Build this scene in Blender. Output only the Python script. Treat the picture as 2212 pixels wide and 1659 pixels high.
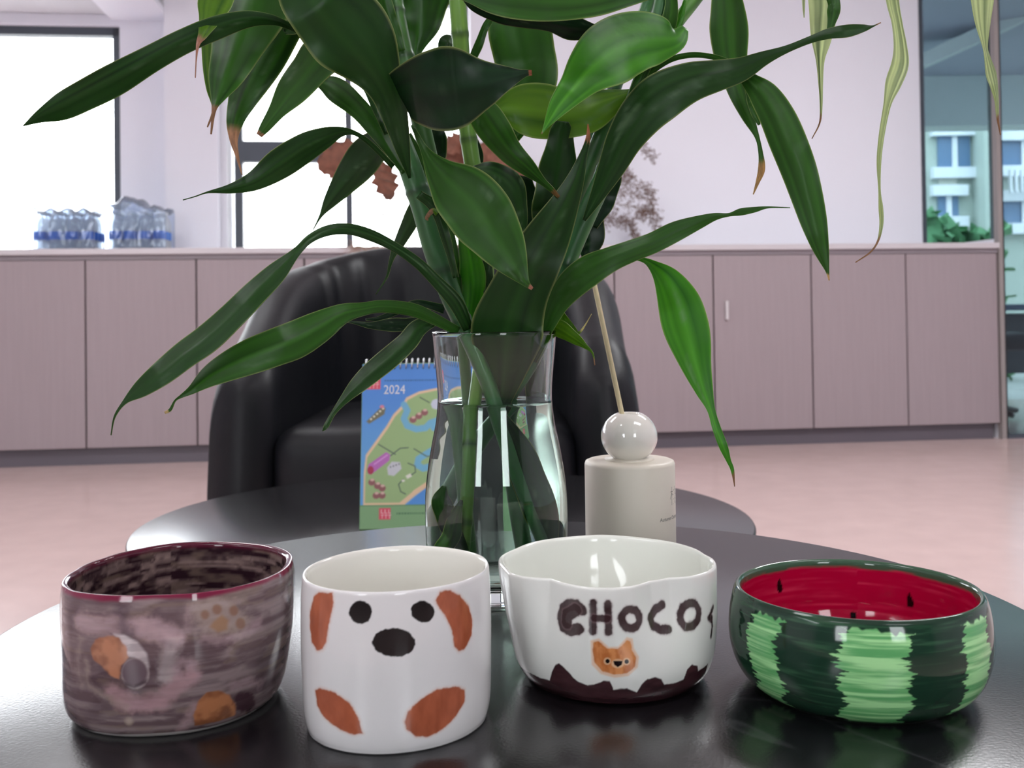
import bpy, bmesh, math, random
import numpy as np
from mathutils import Vector
rng = np.random.RandomState(7); random.seed(7)
S = bpy.context.scene
COL = S.collection
for o in list(bpy.data.objects): bpy.data.objects.remove(o)

# ------------------------------------------------------------------ camera
F = 2300.0; PITCH = math.radians(1.0); ROLL = -0.0135; CY = 665 - F*math.tan(PITCH); CX = 1106.0
CAM = np.array([0, 0, .682])
a_ = math.pi/2 + PITCH
RX = np.array([[1,0,0],[0,math.cos(a_),-math.sin(a_)],[0,math.sin(a_),math.cos(a_)]])
RZ = np.array([[math.cos(ROLL),-math.sin(ROLL),0],[math.sin(ROLL),math.cos(ROLL),0],[0,0,1]])
MR = RX @ RZ
cam = bpy.data.objects.new('camera', bpy.data.cameras.new('camera')); COL.objects.link(cam)
from mathutils import Matrix
cam.matrix_world = Matrix.Translation(CAM.tolist()) @ Matrix(MR.tolist()).to_4x4()
cam.data.sensor_width = 36; cam.data.lens = F/2212*36
cam.data.shift_y = -(829.5 - CY)/2212
cam.data.clip_start = .02; cam.data.clip_end = 200
cam.data.dof.use_dof = True; cam.data.dof.focus_distance = .62; cam.data.dof.aperture_fstop = 19
S.camera = cam

# ------------------------------------------------------------------ world, lights, exposure
S.view_settings.view_transform = 'Standard'; S.view_settings.look = 'None'
S.view_settings.gamma = 1; S.view_settings.use_curve_mapping = False
S.view_settings.exposure = 0.12
w = bpy.data.worlds.new('World'); S.world = w; w.use_nodes = True
bg = w.node_tree.nodes['Background']; bg.inputs[0].default_value = (.93, .965, 1, 1); bg.inputs[1].default_value = 10.0
def area(name, loc, rot, sx, sy, power, col=(1,1,1)):
    l = bpy.data.lights.new(name, 'AREA'); l.shape = 'RECTANGLE'; l.size = sx; l.size_y = sy; l.energy = power; l.color = col
    o = bpy.data.objects.new(name, l); COL.objects.link(o); o.location = loc; o.rotation_euler = rot; return o
CEIL = 2.75
FILL_LAMPS = [(-1.6, 2.8, 34), (1.7, 2.8, 60), (-1.6, .2, 15), (1.2, .2, 15), (-1.6, -2.0, 7), (1.2, -2.0, 7)]  # unseen ceiling lamps, added to lift the walls, floor and cups
for (x, y, e) in FILL_LAMPS:
    area('ceiling_fill_light', (x, y, CEIL-.05), (0,0,0), 1.1, .55, e, (.97, .98, 1))

# ------------------------------------------------------------------ helpers
def ray(px, py):
    return MR @ np.array([(px-CX)/F, -(py-CY)/F, -1.0])
def P(px, py, Z):            # photo pixel at forward depth Z -> world
    return CAM + ray(px, py)*Z
def onz(px, py, z):
    d = ray(px, py); return CAM + d*((z-CAM[2])/d[2])
W0 = onz(0, 1012, 0); W1 = onz(2165, 948, 0)
U = (W1-W0)/np.linalg.norm(W1-W0); N = np.array([-U[1], U[0], 0]); ZV = np.array([0,0,1.])
def wl(px, py, n):           # pixel -> (u, z) on the plane a distance n behind the cabinet fronts
    d = ray(px, py); t = ((W0 + N*n - CAM) @ N)/(d @ N); p = CAM + d*t
    return float((p-W0) @ U), float(p[2])
def WP(u, n, z): return W0 + U*u + N*n + ZV*z
def proj(p):
    q = (np.asarray(p)-CAM) @ MR; return CX + F*q[...,0]/-q[...,2], CY - F*q[...,1]/-q[...,2]

def lin(c):
    return tuple((v/12.92 if v <= .04045 else ((v+.055)/1.055)**2.4) for v in [k/255 for k in c])
def lina(c):
    c = np.asarray(c, float)/255; return np.where(c <= .04045, c/12.92, ((c+.055)/1.055)**2.4)

def tag(o, label=None, cat=None, group=None, kind=None):
    if label: o['label'] = label
    if cat: o['category'] = cat
    if group: o['group'] = group
    if kind: o['kind'] = kind
    return o
def thing(name, loc, label, cat, group=None):
    o = bpy.data.objects.new(name, None); o.empty_display_size = .05; COL.objects.link(o); o.location = [float(v) for v in loc]
    return tag(o, label, cat, group)
LOC = {}
def mesh(name, verts, faces, m, parent=None, smooth=True, cols=None, origin=None):
    verts = np.asarray(verts, dtype=np.float64).reshape(-1, 3)
    if parent is not None:
        g = LOC.get(parent.name)
        if g is None: g = np.array(parent.location)
        if origin is None: origin = g
    if origin is None: origin = np.zeros(3)
    origin = np.asarray(origin, float)
    me = bpy.data.meshes.new(name); v = (verts-origin)
    if isinstance(faces, np.ndarray):
        k = faces.shape[1]; nf = len(faces)
        me.vertices.add(len(v)); me.vertices.foreach_set('co', v.astype(np.float32).ravel())
        me.loops.add(nf*k); me.loops.foreach_set('vertex_index', faces.astype(np.int32).ravel())
        me.polygons.add(nf); me.polygons.foreach_set('loop_start', np.arange(0, nf*k, k, dtype=np.int32))
        me.update(calc_edges=True); me.validate()
    else:
        me.from_pydata(v.tolist(), [], faces); me.update()
    if smooth: me.polygons.foreach_set('use_smooth', [True]*len(me.polygons))
    if cols is not None:
        at = me.color_attributes.new('Col', 'FLOAT_COLOR', 'POINT')
        c = np.ones((len(v), 4), np.float32); c[:, :3] = cols; at.data.foreach_set('color', c.ravel())
    if m is not None: me.materials.append(m)
    o = bpy.data.objects.new(name, me); COL.objects.link(o)
    LOC[o.name] = origin
    if parent is not None:
        o.parent = parent
        o.location = (origin - LOC.get(parent.name, np.array(parent.location))).tolist()
    else: o.location = origin.tolist()
    return o
def gridfaces(nr, nc, wrap=False):
    i = np.arange(nr-1)[:, None]; j = np.arange(nc if wrap else nc-1)[None, :]; j2 = (j+1) % nc
    return np.stack([i*nc+j, i*nc+j2, (i+1)*nc+j2, (i+1)*nc+j], -1).reshape(-1, 4)
def boxv(lo, hi):
    x0,y0,z0 = lo; x1,y1,z1 = hi
    return [(x0,y0,z0),(x1,y0,z0),(x1,y1,z0),(x0,y1,z0),(x0,y0,z1),(x1,y0,z1),(x1,y1,z1),(x0,y1,z1)]
BF = [(0,3,2,1),(4,5,6,7),(0,1,5,4),(1,2,6,5),(2,3,7,6),(3,0,4,7)]
def bevel(o, wd, seg=2, ang=30):
    b = o.modifiers.new('bevel', 'BEVEL'); b.width = wd; b.segments = seg; b.limit_method = 'ANGLE'; b.angle_limit = math.radians(ang)
    return o
def box(name, lo, hi, m, parent=None, bev=0, smooth=False):
    c = (np.array(lo)+np.array(hi))/2; c[2] = min(lo[2], hi[2])
    o = mesh(name, boxv(lo, hi), BF, m, parent, smooth, origin=c)
    return bevel(o, bev) if bev else o
def wbox(name, u0, u1, n0, n1, z0, z1, m, parent=None, bev=0):
    v = [WP(u, n, z) for z in (z0, z1) for (u, n) in ((u0,n0),(u1,n0),(u1,n1),(u0,n1))]
    o = mesh(name, v, BF, m, parent, False, origin=WP((u0+u1)/2, (n0+n1)/2, z0))
    return bevel(o, bev) if bev else o
def boxes(name, lst, m, parent=None, bev=0):
    V = []; Fc = []
    for (u0,u1,n0,n1,z0,z1) in lst:
        b = len(V); V += [WP(u, n, z) for z in (z0, z1) for (u, n) in ((u0,n0),(u1,n0),(u1,n1),(u0,n1))]
        Fc += [tuple(b+i for i in f) for f in BF]
    o = mesh(name, V, Fc, m, parent, False, origin=None if parent else np.mean(V, 0))
    return bevel(o, bev) if bev else o
def catmull(pts, n):
    pts = np.asarray(pts, float); k = len(pts)
    if k == 2: t = np.linspace(0,1,n)[:,None]; return pts[0]*(1-t)+pts[1]*t
    p = np.vstack([2*pts[0]-pts[1], pts, 2*pts[-1]-pts[-2]])
    t = np.linspace(0, k-1-1e-9, n); i = t.astype(int); f = (t-i)[:,None]
    a, b, c, d = p[i], p[i+1], p[i+2], p[i+3]
    return .5*((2*b)+(-a+c)*f+(2*a-5*b+4*c-d)*f*f+(-a+3*b-3*c+d)*f**3)
def tube_geo(path, rad, ns=10, cap=True):
    path = np.asarray(path, float); n = len(path); rad = np.broadcast_to(rad, n)
    T = np.gradient(path, axis=0); T /= np.linalg.norm(T, axis=1)[:,None]+1e-12
    ref = np.array([0,1,0.]) if abs(T[0][1]) < .9 else np.array([1.,0,0])
    V = []; a = np.cross(T[0], ref); a /= np.linalg.norm(a)
    for i in range(n):
        a = a - T[i]*(a@T[i]); a /= np.linalg.norm(a)+1e-12; b = np.cross(T[i], a)
        th = np.arange(ns)*2*math.pi/ns
        V.append(path[i]+rad[i]*(np.cos(th)[:,None]*a+np.sin(th)[:,None]*b))
    V = np.vstack(V); Fc = [tuple(f) for f in gridfaces(n, ns, True)]
    if cap: Fc += [tuple(range(ns))[::-1], tuple((n-1)*ns+k for k in range(ns))]
    return V, Fc
def tube(name, path, rad, m, parent=None, ns=10, cols=None, **kw):
    V, Fc = tube_geo(path, rad, ns); return mesh(name, V, Fc, m, parent, True, cols=cols, **kw)
class MB:
    def __init__(s): s.V = []; s.F = []
    def add(s, V, Fc):
        b = len(s.V); s.V += [tuple(v) for v in V]; s.F += [tuple(b+i for i in f) for f in Fc]
def lathe_geo(prof, n, c=(0,0,0), close=False):
    th = np.arange(n)*2*math.pi/n; V = []
    for r, z in prof: V.append(np.stack([c[0]+r*np.cos(th), c[1]+r*np.sin(th), np.full(n, c[2]+z)], -1))
    return np.vstack(V), [tuple(f) for f in gridfaces(len(prof), n, True)]
def lathe(name, prof, c, m, parent=None, n=64, smooth=True, origin=None):
    V, Fc = lathe_geo(prof, n, c); o = mesh(name, V, Fc, m, parent, smooth, origin=c if origin is None else origin)
    return o
def rprof(pts, n):     # smooth resample of a profile by arclength-ish catmull
    return [tuple(v) for v in catmull(pts, n)]

# value noise
_H = rng.rand(256, 256)
def vn(x, y):
    x = np.asarray(x, float); y = np.asarray(y, float); xi = np.floor(x).astype(int); yi = np.floor(y).astype(int)
    fx = x-xi; fy = y-yi; fx = fx*fx*(3-2*fx); fy = fy*fy*(3-2*fy)
    h = lambda a, b: _H[a % 256, b % 256]
    return (h(xi,yi)*(1-fx)+h(xi+1,yi)*fx)*(1-fy)+(h(xi,yi+1)*(1-fx)+h(xi+1,yi+1)*fx)*fy
def fbm(x, y, o=4):
    s = 0; a = .5
    for k in range(o): s = s + a*vn(x*2**k+17*k, y*2**k+5*k); a *= .5
    return s/(1-.5**o)
def sstep(a, b, x):
    t = np.clip((x-a)/(b-a), 0, 1); return t*t*(3-2*t)
def mix(a, b, t):
    t = np.asarray(t)[..., None]; return a*(1-t)+np.asarray(b)*t
def sd_poly(pts, X, Y):      # signed distance, negative inside
    pts = np.asarray(pts, float); d = np.full(X.shape, 1e9); ins = np.zeros(X.shape, bool)
    for i in range(len(pts)):
        a = pts[i]; b = pts[(i+1) % len(pts)]; e = b-a
        t = np.clip(((X-a[0])*e[0]+(Y-a[1])*e[1])/(e@e+1e-20), 0, 1)
        d = np.minimum(d, np.hypot(X-a[0]-t*e[0], Y-a[1]-t*e[1]))
        c = ((a[1] > Y) != (b[1] > Y)) & (X < (b[0]-a[0])*(Y-a[1])/(b[1]-a[1]+1e-20)+a[0]); ins ^= c
    return np.where(ins, -d, d)
def sd_line(pts, X, Y):
    d = np.full(X.shape, 1e9)
    for i in range(len(pts)-1):
        a = np.asarray(pts[i]); b = np.asarray(pts[i+1]); e = b-a
        t = np.clip(((X-a[0])*e[0]+(Y-a[1])*e[1])/(e@e+1e-20), 0, 1)
        d = np.minimum(d, np.hypot(X-a[0]-t*e[0], Y-a[1]-t*e[1]))
    return d

# materials
def mat(name, col=(200,200,200), rough=.5, metal=0, noise=None, bump=None, attr=False, coat=0, trans=0, sub=0, ior=None, spec=None, stretch=(1,1,1)):
    m = bpy.data.materials.new(name); m.use_nodes = True; nt = m.node_tree; b = nt.nodes['Principled BSDF']
    b.inputs['Roughness'].default_value = rough; b.inputs['Metallic'].default_value = metal
    b.inputs['Coat Weight'].default_value = coat; b.inputs['Coat Roughness'].default_value = .04
    b.inputs['Transmission Weight'].default_value = trans
    if ior: b.inputs['IOR'].default_value = ior
    if spec is not None: b.inputs['Specular IOR Level'].default_value = spec
    c = lin(col); b.inputs['Base Color'].default_value = (*c, 1)
    tc = nt.nodes.new('ShaderNodeTexCoord'); mp = nt.nodes.new('ShaderNodeMapping'); nt.links.new(tc.outputs['Object'], mp.inputs[0])
    mp.inputs['Scale'].default_value = stretch
    src = None
    if attr:
        at = nt.nodes.new('ShaderNodeAttribute'); at.attribute_name = 'Col'; src = at.outputs['Color']; nt.links.new(src, b.inputs['Base Color'])
    if noise:
        sc, amt = noise; n = nt.nodes.new('ShaderNodeTexNoise'); n.inputs['Scale'].default_value = sc; n.inputs['Detail'].default_value = 5
        nt.links.new(mp.outputs[0], n.inputs[0])
        mr = nt.nodes.new('ShaderNodeMapRange'); mr.inputs['From Min'].default_value = .25; mr.inputs['From Max'].default_value = .75
        mr.inputs['To Min'].default_value = 1-amt; mr.inputs['To Max'].default_value = 1+amt*.6
        nt.links.new(n.outputs[0], mr.inputs[0])
        mx = nt.nodes.new('ShaderNodeVectorMath'); mx.operation = 'MULTIPLY'
        if src is not None: nt.links.new(src, mx.inputs[0])
        else: mx.inputs[0].default_value = c
        nt.links.new(mr.outputs[0], mx.inputs[1]); nt.links.new(mx.outputs[0], b.inputs['Base Color'])
    if bump:
        sc, st = bump[:2]; n = nt.nodes.new('ShaderNodeTexNoise'); n.inputs['Scale'].default_value = sc; n.inputs['Detail'].default_value = 3
        nt.links.new(mp.outputs[0], n.inputs[0]); bp = nt.nodes.new('ShaderNodeBump'); bp.inputs['Strength'].default_value = st
        bp.inputs['Distance'].default_value = bump[2] if len(bump) > 2 else .001
        nt.links.new(n.outputs[0], bp.inputs['Height']); nt.links.new(bp.outputs[0], b.inputs['Normal'])
    return m
def glassy(name, col=(255,255,255), ior=1.45, rough=0.0):
    m = bpy.data.materials.new(name); m.use_nodes = True; nt = m.node_tree; nt.nodes.clear()
    g = nt.nodes.new('ShaderNodeBsdfGlass'); g.inputs['Color'].default_value = (*lin(col), 1); g.inputs['IOR'].default_value = ior; g.inputs['Roughness'].default_value = rough
    o = nt.nodes.new('ShaderNodeOutputMaterial'); nt.links.new(g.outputs[0], o.inputs[0]); return m
def thinglass(name, tint=(255,255,255), refl=1.0, rough=0.0, milky=0.0, milkcol=(230,235,245)):
    m = bpy.data.materials.new(name); m.use_nodes = True; nt = m.node_tree; nt.nodes.clear()
    t = nt.nodes.new('ShaderNodeBsdfTransparent'); t.inputs[0].default_value = (*lin(tint), 1)
    g = nt.nodes.new('ShaderNodeBsdfGlossy'); g.inputs['Roughness'].default_value = rough
    f = nt.nodes.new('ShaderNodeFresnel'); f.inputs[0].default_value = 1.5
    k = nt.nodes.new('ShaderNodeMath'); k.operation = 'MULTIPLY'; k.inputs[1].default_value = refl; nt.links.new(f.outputs[0], k.inputs[0])
    mx = nt.nodes.new('ShaderNodeMixShader'); nt.links.new(k.outputs[0], mx.inputs[0])
    nt.links.new(t.outputs[0], mx.inputs[1]); nt.links.new(g.outputs[0], mx.inputs[2]); out = mx.outputs[0]
    if milky:
        d = nt.nodes.new('ShaderNodeBsdfTranslucent'); d.inputs[0].default_value = (*lin(milkcol), 1)
        d2 = nt.nodes.new('ShaderNodeBsdfDiffuse'); d2.inputs[0].default_value = (*lin(milkcol), 1)
        ad = nt.nodes.new('ShaderNodeMixShader'); ad.inputs[0].default_value = .5; nt.links.new(d.outputs[0], ad.inputs[1]); nt.links.new(d2.outputs[0], ad.inputs[2])
        m2 = nt.nodes.new('ShaderNodeMixShader'); m2.inputs[0].default_value = milky; nt.links.new(out, m2.inputs[1]); nt.links.new(ad.outputs[0], m2.inputs[2]); out = m2.outputs[0]
    o = nt.nodes.new('ShaderNodeOutputMaterial'); nt.links.new(out, o.inputs[0]); return m

M = {}
M['wall'] = mat('wall_paint', (238,238,247), .7, bump=(60,.05))
M['greywall'] = mat('grey_paint', (120,120,126), .8)
M['beam'] = mat('beam_paint', (205,205,210), .7)
M['ceil'] = mat('ceiling_paint', (225,225,225), .8)
M['floor'] = mat('floor_vinyl', (208,182,178), .2, noise=(9,.06), bump=(3,.05,.004))
M['cab'] = mat('cabinet_laminate', (160,146,150), .5, noise=(14,.05), stretch=(6,6,.25))
M['gap'] = mat('dark_recess', (70,62,66), .8)
M['plinth'] = mat('plinth_grey', (98,92,100), .4)
M['top'] = mat('worktop_white', (205,198,202), .35)
M['frame'] = mat('window_frame_grey', (72,78,88), .45)
M['trim'] = mat('trim_white', (225,225,232), .5)
M['pane'] = thinglass('window_pane', refl=.6)
M['tealpane'] = thinglass('teal_pane', (176,190,194), refl=.8)
M['alu'] = mat('beige_post', (150,142,140), .4)
M['black'] = mat('black_gasket', (22,26,30), .5)
M['chrome'] = mat('handle_pale', (215,210,212), .3)

# ------------------------------------------------------------------ room
XL = -5.2; XR = 4.6; YB = -3.6
vv = boxv((XL-.3, YB-.3, -.12), (XR+.3, 7.4, 0))
tag(mesh('floor', vv, BF, M['floor'], smooth=False, origin=(0,0,-.12)), 'pinkish grey glossy vinyl floor of the room', None, None, 'structure')
u250, z55 = wl(258, 55, .55)
zt = wl(150, 30, .55)[1]             # underside of the bulkhead
zs = wl(100, 536, .4)[1]             # worktop height
CT = wl(1000, 530, 0)[1] - .004
NB = .55; NF = .40
uL = -3.2; uR = wl(1990, 300, NF)[0]; uE = wl(2157, 700, 0)[0]
up0 = wl(356, 300, NF)[0]; up1 = wl(470, 300, NF)[0]; up2 = up1
uw0 = wl(503, 300, NB)[0]; uw1 = wl(1014, 300, NB)[0]; ur0 = wl(1034, 300, NF)[0]
ztop2 = 2.32
# window wall (one object, pierced): pieces around the openings
lo = CT-.02
tag(boxes('wall_back', [
    (uL-.4, uR, NB, NB+.18, 0, lo+.02),
    (u250, uw0-.02, NB, NB+.18, lo, CEIL), (uL-.4, u250, NB, NB+.18, z55, CEIL),
    (uw0-.02, uw1, NB, NB+.18, ztop2, CEIL),
    (up0, up1, NF, NB, CT, CEIL),
    (uw1, uR, NF, NB+.18, CT, CEIL)], M['wall'], None), 'white painted wall with pillar and window openings', None, None, 'structure')
# bulkhead over the left window, beam underside beside it
ub0 = wl(250, 30, NB)[0]
tag(boxes('trim_1', [(uL-.4, up0, NF-.25, NB, zt, CEIL)], M['beam']), 'grey bulkhead above the left window', None, None, 'structure')
tag(boxes('trim_2', [(ub0-.02, up0, NF-1.6, NB, zt-.03, CEIL)], M['wall']), 'pale ceiling beam meeting the pillar', None, None, 'structure')
tag(boxes('ceiling', [(-3.5, 9, -9.6, 2.6, CEIL, CEIL+.12)], M['ceil']), 'white ceiling', None, None, 'structure')
tag(box('wall_left', (XL-.2, YB, 0), (XL, 5.2, CEIL), M['wall']), 'white side wall', None, None, 'structure')
# rear wall with a band of windows
tag(mesh('wall_front', sum([boxv((XL, YB-.2, a), (XR, YB, b)) for a, b in ((0,.9),(2.4,CEIL))], [])+boxv((XL,YB-.2,.9),(-2.9,YB,2.4))+boxv((-1.9,YB-.2,.9),(.9,YB,2.4))+boxv((1.9,YB-.2,.9),(XR,YB,2.4)),
    [tuple(8*k+i for i in f) for k in range(5) for f in BF], M['greywall'], smooth=False), 'grey wall behind the viewer with two windows', None, None, 'structure')
def window(n, u0, u1, z0, z1, nn, fw, transoms=(), mullions=(), label='', left=True, m='frame'):
    c = WP((u0+u1)/2, nn, z0)
    r = thing('window_%d' % n, c, None, None); tag(r, label, None, None, 'structure')
    th = .07
    if left: wbox('window_frame', u0, u0+fw, nn, nn+th, z0, z1, M[m], r)
    wbox('window_frame', u1-fw, u1, nn, nn+th, z0, z1, M[m], r)
    wbox('window_frame', u0, u1, nn, nn+th, z1-fw, z1, M[m], r)
    wbox('window_frame', u0, u1, nn, nn+th, z0, z0+.012, M[m], r)
    for (a, b, x0, x1) in transoms: wbox('transom', x0, x1, nn+.002, nn+th-.002, a, b, M[m], r)
    for (a, b, y0, y1) in mullions: wbox('mullion', a, b, nn+.004, nn+th-.004, y0, y1, M[m], r)
    wbox('pane', u0, u1, nn+.03, nn+.035, z0, z1, M['pane'], r)
    return r
window(1, uL, u250, CT, z55, NB+.04, .042, label='bright window with dark grey frame above the left cabinets', mullions=[(-1.6,-1.55,CT,z55)])
um = wl(750, 300, NB)[0]; za = wl(600, 302, NB)[1]; zb = wl(600, 347, NB)[1]
window(2, uw0, uw1, CT, ztop2, NB+.04, .042, transoms=[(zb, za, uw0, um+.03)], mullions=[(um-.012, um+.022, CT, ztop2)], label='bright window with dark grey frame and transom behind the plant')
# reveal trims beside window 2
wbox('trim_3', up1, uw0-.02, NF+.08, NB, CT, CEIL, M['trim'])['kind'] = 'structure'

# glass partition to the right
g0 = wl(1990, 300, NF)[0]; g1 = wl(2150, 300, NF)[0]
r = thing('window_3', WP((g0+g1)/2, NF, CT), None, None); tag(r, 'tall teal tinted glass pane above the cabinet end', None, None, 'structure')
wbox('window_frame', g0-.004, g0+.022, NF, NF+.05, CT, CEIL, M['frame'], r)
wbox('window_frame', g1-.01, g1+.014, NF-.03, NF+.05, CT, CEIL, M['black'], r)
wbox('window_frame', g0, g1, NF, NF+.05, CT, CT+.012, M['trim'], r)
wbox('pane', g0, g1, NF+.02, NF+.03, CT, CEIL, M['tealpane'], r)
r = thing('window_4', WP(uE+1, 0, 0), None, None); tag(r, 'floor to ceiling teal glass partition beside the cabinet end', None, None, 'structure')
wbox('post', uE+.004, uE+.026, -.01, .03, 0, CEIL, M['alu'], r)
wbox('window_frame', uE+.026, uE+.04, 0, .03, 0, CEIL, M['black'], r)
wbox('window_frame', uE+.04, uE+3, 0, .03, 0, .02, M['frame'], r)
wbox('pane', uE+.03, uE+3, .01, .02, .01, CEIL, M['tealpane'], r)
tag(wbox('wall_partition', uE+.004, uE+.02, .03, NB+.18, 0, lo+.04, M['wall']), 'end panel between cabinet and glass', None, None, 'structure')
tag(box('wall_right', (XR, YB, 0), (XR+.2, 5.2, CEIL), M['wall']), 'white wall on the right side', None, None, 'structure')

# ------------------------------------------------------------------ cabinets
seams = [wl(x, 750, 0)[0] for x in (185, 425)]
sr = [wl(x, 750, 0)[0] for x in (1543, 1755, 1960)]
w_ = seams[1]-seams[0]
edges = [seams[0]-w_*k for k in (3,2,1)] + seams
k = round((sr[0]-seams[1])/w_); edges += [seams[1]+(sr[0]-seams[1])*i/k for i in range(1, k)] + sr + [uE]
zp = .075
LBL = {0:'taupe cabinet unit far left below the wide window, third left of the water packs', 1:'taupe cabinet unit left of the one under the water bottles', }
nU = len(edges)-1
names = ['fourth from the left end, beneath the big left window']*nU
lefts = ['leftmost taupe cabinet unit, outside the picture edge', 'second taupe cabinet unit from the left end, just outside view',
 'taupe cabinet unit at the left picture edge under the bottles', 'plain taupe cabinet unit below the torn water pack and pillar',
 'taupe cabinet unit just left of the black armchair', 'taupe cabinet unit mostly hidden by the left side of the armchair']
for i in range(nU):
    u0, u1 = edges[i], edges[i+1]
    fromright = nU-1-i
    if i < 6: lab = lefts[i]
    elif fromright == 0: lab = 'taupe cabinet unit at the right end beside the glass partition'
    elif fromright == 1: lab = 'taupe cabinet unit second from the right end of the row'
    elif fromright == 2: lab = 'taupe cabinet unit with the small pale vertical handle'
    elif fromright == 3: lab = 'taupe cabinet unit behind the big hanging right leaf, left of the handled one'
    elif fromright == 4: lab = 'taupe cabinet unit behind the reed diffuser and right chair shoulder'
    else: lab = 'taupe cabinet unit hidden behind the chair, %s' % ['', '', '', '', '', 'under the right plant stalks', 'under the vase leaves', 'under the middle stalk', 'under the window mullion', 'under the left stalk'][min(fromright, 9)]
    c = thing('cabinet', WP((u0+u1)/2, .2, 0), lab, 'cabinet', 'row of taupe wall cabinets')
    wbox('body', u0+.002, u1-.002, .02, NB-.005, zp, CT-.045, M['gap'], c)
    d = wbox('door', u0+.0035, u1-.0035, 0, .019, zp+.004, CT-.052, M['cab'], c, bev=.0015)
    if fromright == 2:
        hu, hz = wl(1571, 650, -.02); _, hz2 = wl(1571, 690, -.02)
        h = wbox('handle', hu-.006, hu+.006, -.02, 0, hz2, hz, M['chrome'], d, bev=.002)
tag(wbox('worktop', edges[0], uE+.004, -.02, NB-.002, CT-.028, CT, M['top'], bev=.003), 'long pale worktop running over the taupe cabinets', 'worktop')
tag(wbox('trim_4', edges[0], uE, -.004, .2, CT-.05, CT-.028, mat('rail', (140,130,136), .4)), 'grey rail under the worktop', None, None, 'structure')
tag(wbox('baseboard_back', edges[0], uE-.02, .03, .1, 0, zp, M['plinth']), 'dark grey recessed plinth below the cabinets', None, None, 'structure')

# ------------------------------------------------------------------ outside the partition
M['facade'] = mat('facade', (176,184,176), .8, noise=(2,.04))
M['winblue'] = mat('window_blue', (96,122,156), .25)
M['beige'] = mat('spandrel', (196,196,186), .8)
M['dark'] = mat('walkway_soffit', (176,178,192), .7)
M['dark2'] = mat('walkway_beam', (215,220,220), .7)
tag(mesh('ground', boxv((-30, 7.4, -.16), (60, 60, -.12))+boxv((XR+.3,-20,-.16),(60,7.4,-.12)), [tuple(8*k+i for i in f) for k in range(2) for f in BF], mat('pavement', (150,152,150), .8, noise=(2,.1)), smooth=False), 'grey paved ground outside', None, None, 'structure')
def at_y(px, py, Y): return P(px, py, Y)
YB2 = 13.0
bl = P(1940, 700, YB2); br = P(2600, 700, YB2)
bld = thing('building', (bl[0]+2, YB2+2, -.12), 'pale building with blue windows seen through the teal glass', 'building')
zt2 = 4.2
box('wall', (bl[0]-.6, YB2, -.12), (br[0]+2, YB2+3, zt2), M['facade'], bld)
def fwin(x0, y0, x1, y1, lit=True):
    a = P(x0, y0, YB2); b = P(x1, y1, YB2)
    f = box('window', (a[0], YB2-.03, b[2]), (b[0], YB2+.05, a[2]), M['winblue'], bld)
    for (p, q, z0, z1) in ((a[0]-.09, b[0]+.09, a[2], a[2]+.13), (a[0]-.09, b[0]+.09, b[2]-.13, b[2])):
        box('window_ledge', (p, YB2-.12, z0), (q, YB2+.02, z1), M['trim'], bld)
    xm = (a[0]+b[0])/2; box('mullion', (xm-.03, YB2-.06, b[2]), (xm+.03, YB2, a[2]), M['trim'], f)
fwin(2026, 295, 2096, 362); fwin(2026, 424, 2070, 468); fwin(2160, 305, 2260, 358); fwin(2160, 436, 2260, 482)
a = P(2028, 382, YB2); b = P(2066, 414, YB2); box('spandrel', (a[0], YB2-.04, b[2]), (b[0], YB2+.02, a[2]), M['beige'], bld)
a = P(2100, 270, YB2); b = P(2136, 500, YB2); box('pilaster', (a[0], YB2-.35, -.12), (b[0], YB2, zt2), M['facade'], bld)
for k in range(7):
    a = P(2160+12*k, 372, YB2); b = P(2164+12*k, 420, YB2); box('baluster', (a[0], YB2-.3, b[2]), (b[0], YB2-.24, a[2]), M['trim'], bld)
# hedge: leafy clump of small blades
hv = MB(); r0 = random.Random(3)
h0 = P(1985, 470, 11.0); h1 = P(2140, 470, 11.0)
for _ in range(1500):
    c = np.array([r0.uniform(h0[0], h1[0]), 11+r0.uniform(-.4,.4), 0]); top = h0[2] + .12*math.sin(c[0]*5)-.05
    c[2] = r0.uniform(-.1, top); s = r0.uniform(.06,.13)
    d1 = np.array([r0.gauss(0,1) for _ in range(3)]); d1 *= s/np.linalg.norm(d1); d2 = np.array([r0.gauss(0,1) for _ in range(3)]); d2 *= s/np.linalg.norm(d2)
    hv.add([c-d1, c+d2, c+d1, c-d2], [(0,1,2,3)])
tag(mesh('hedge', hv.V, hv.F, mat('hedge_green', (96,150,104), .7, noise=(3,.3)), smooth=False, origin=((h0[0]+h1[0])/2, 11, -.12)), 'green hedge in front of the pale building', 'hedge', None, 'stuff')
# covered walkway outside
zw = P(2050, 275, 9.0)[2]
tag(box('trim_5', (bl[0]-4, 8.9, zw), (br[0]+3, 9.2, zw+.5), M['dark2']), 'grey fascia of the covered walkway', None, None, 'structure')
tag(box('trim_6', (bl[0]-4, 6.4, zw+.42), (br[0]+3, 9.2, zw+.9), M['dark']), 'dark soffit of the covered walkway', None, None, 'structure')
pa = P(1960, 160, 7.6); pb = P(2260, 22, 7.0)
ta, tb = pa+(pa-pb)*.3, pb+(pb-pa)*.8
V8 = [ta+[0,0,0], tb+[0,0,0], tb+[.0,.4,0], ta+[0,.4,0], ta+[0,0,.1], tb+[0,0,.1], tb+[0,.4,.1], ta+[0,.4,.1]]
tag(mesh('trim_7', V8, BF, M['dark2'], smooth=False), 'slanting pale edge of the soffit seen through glass', None, None, 'structure')
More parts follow.
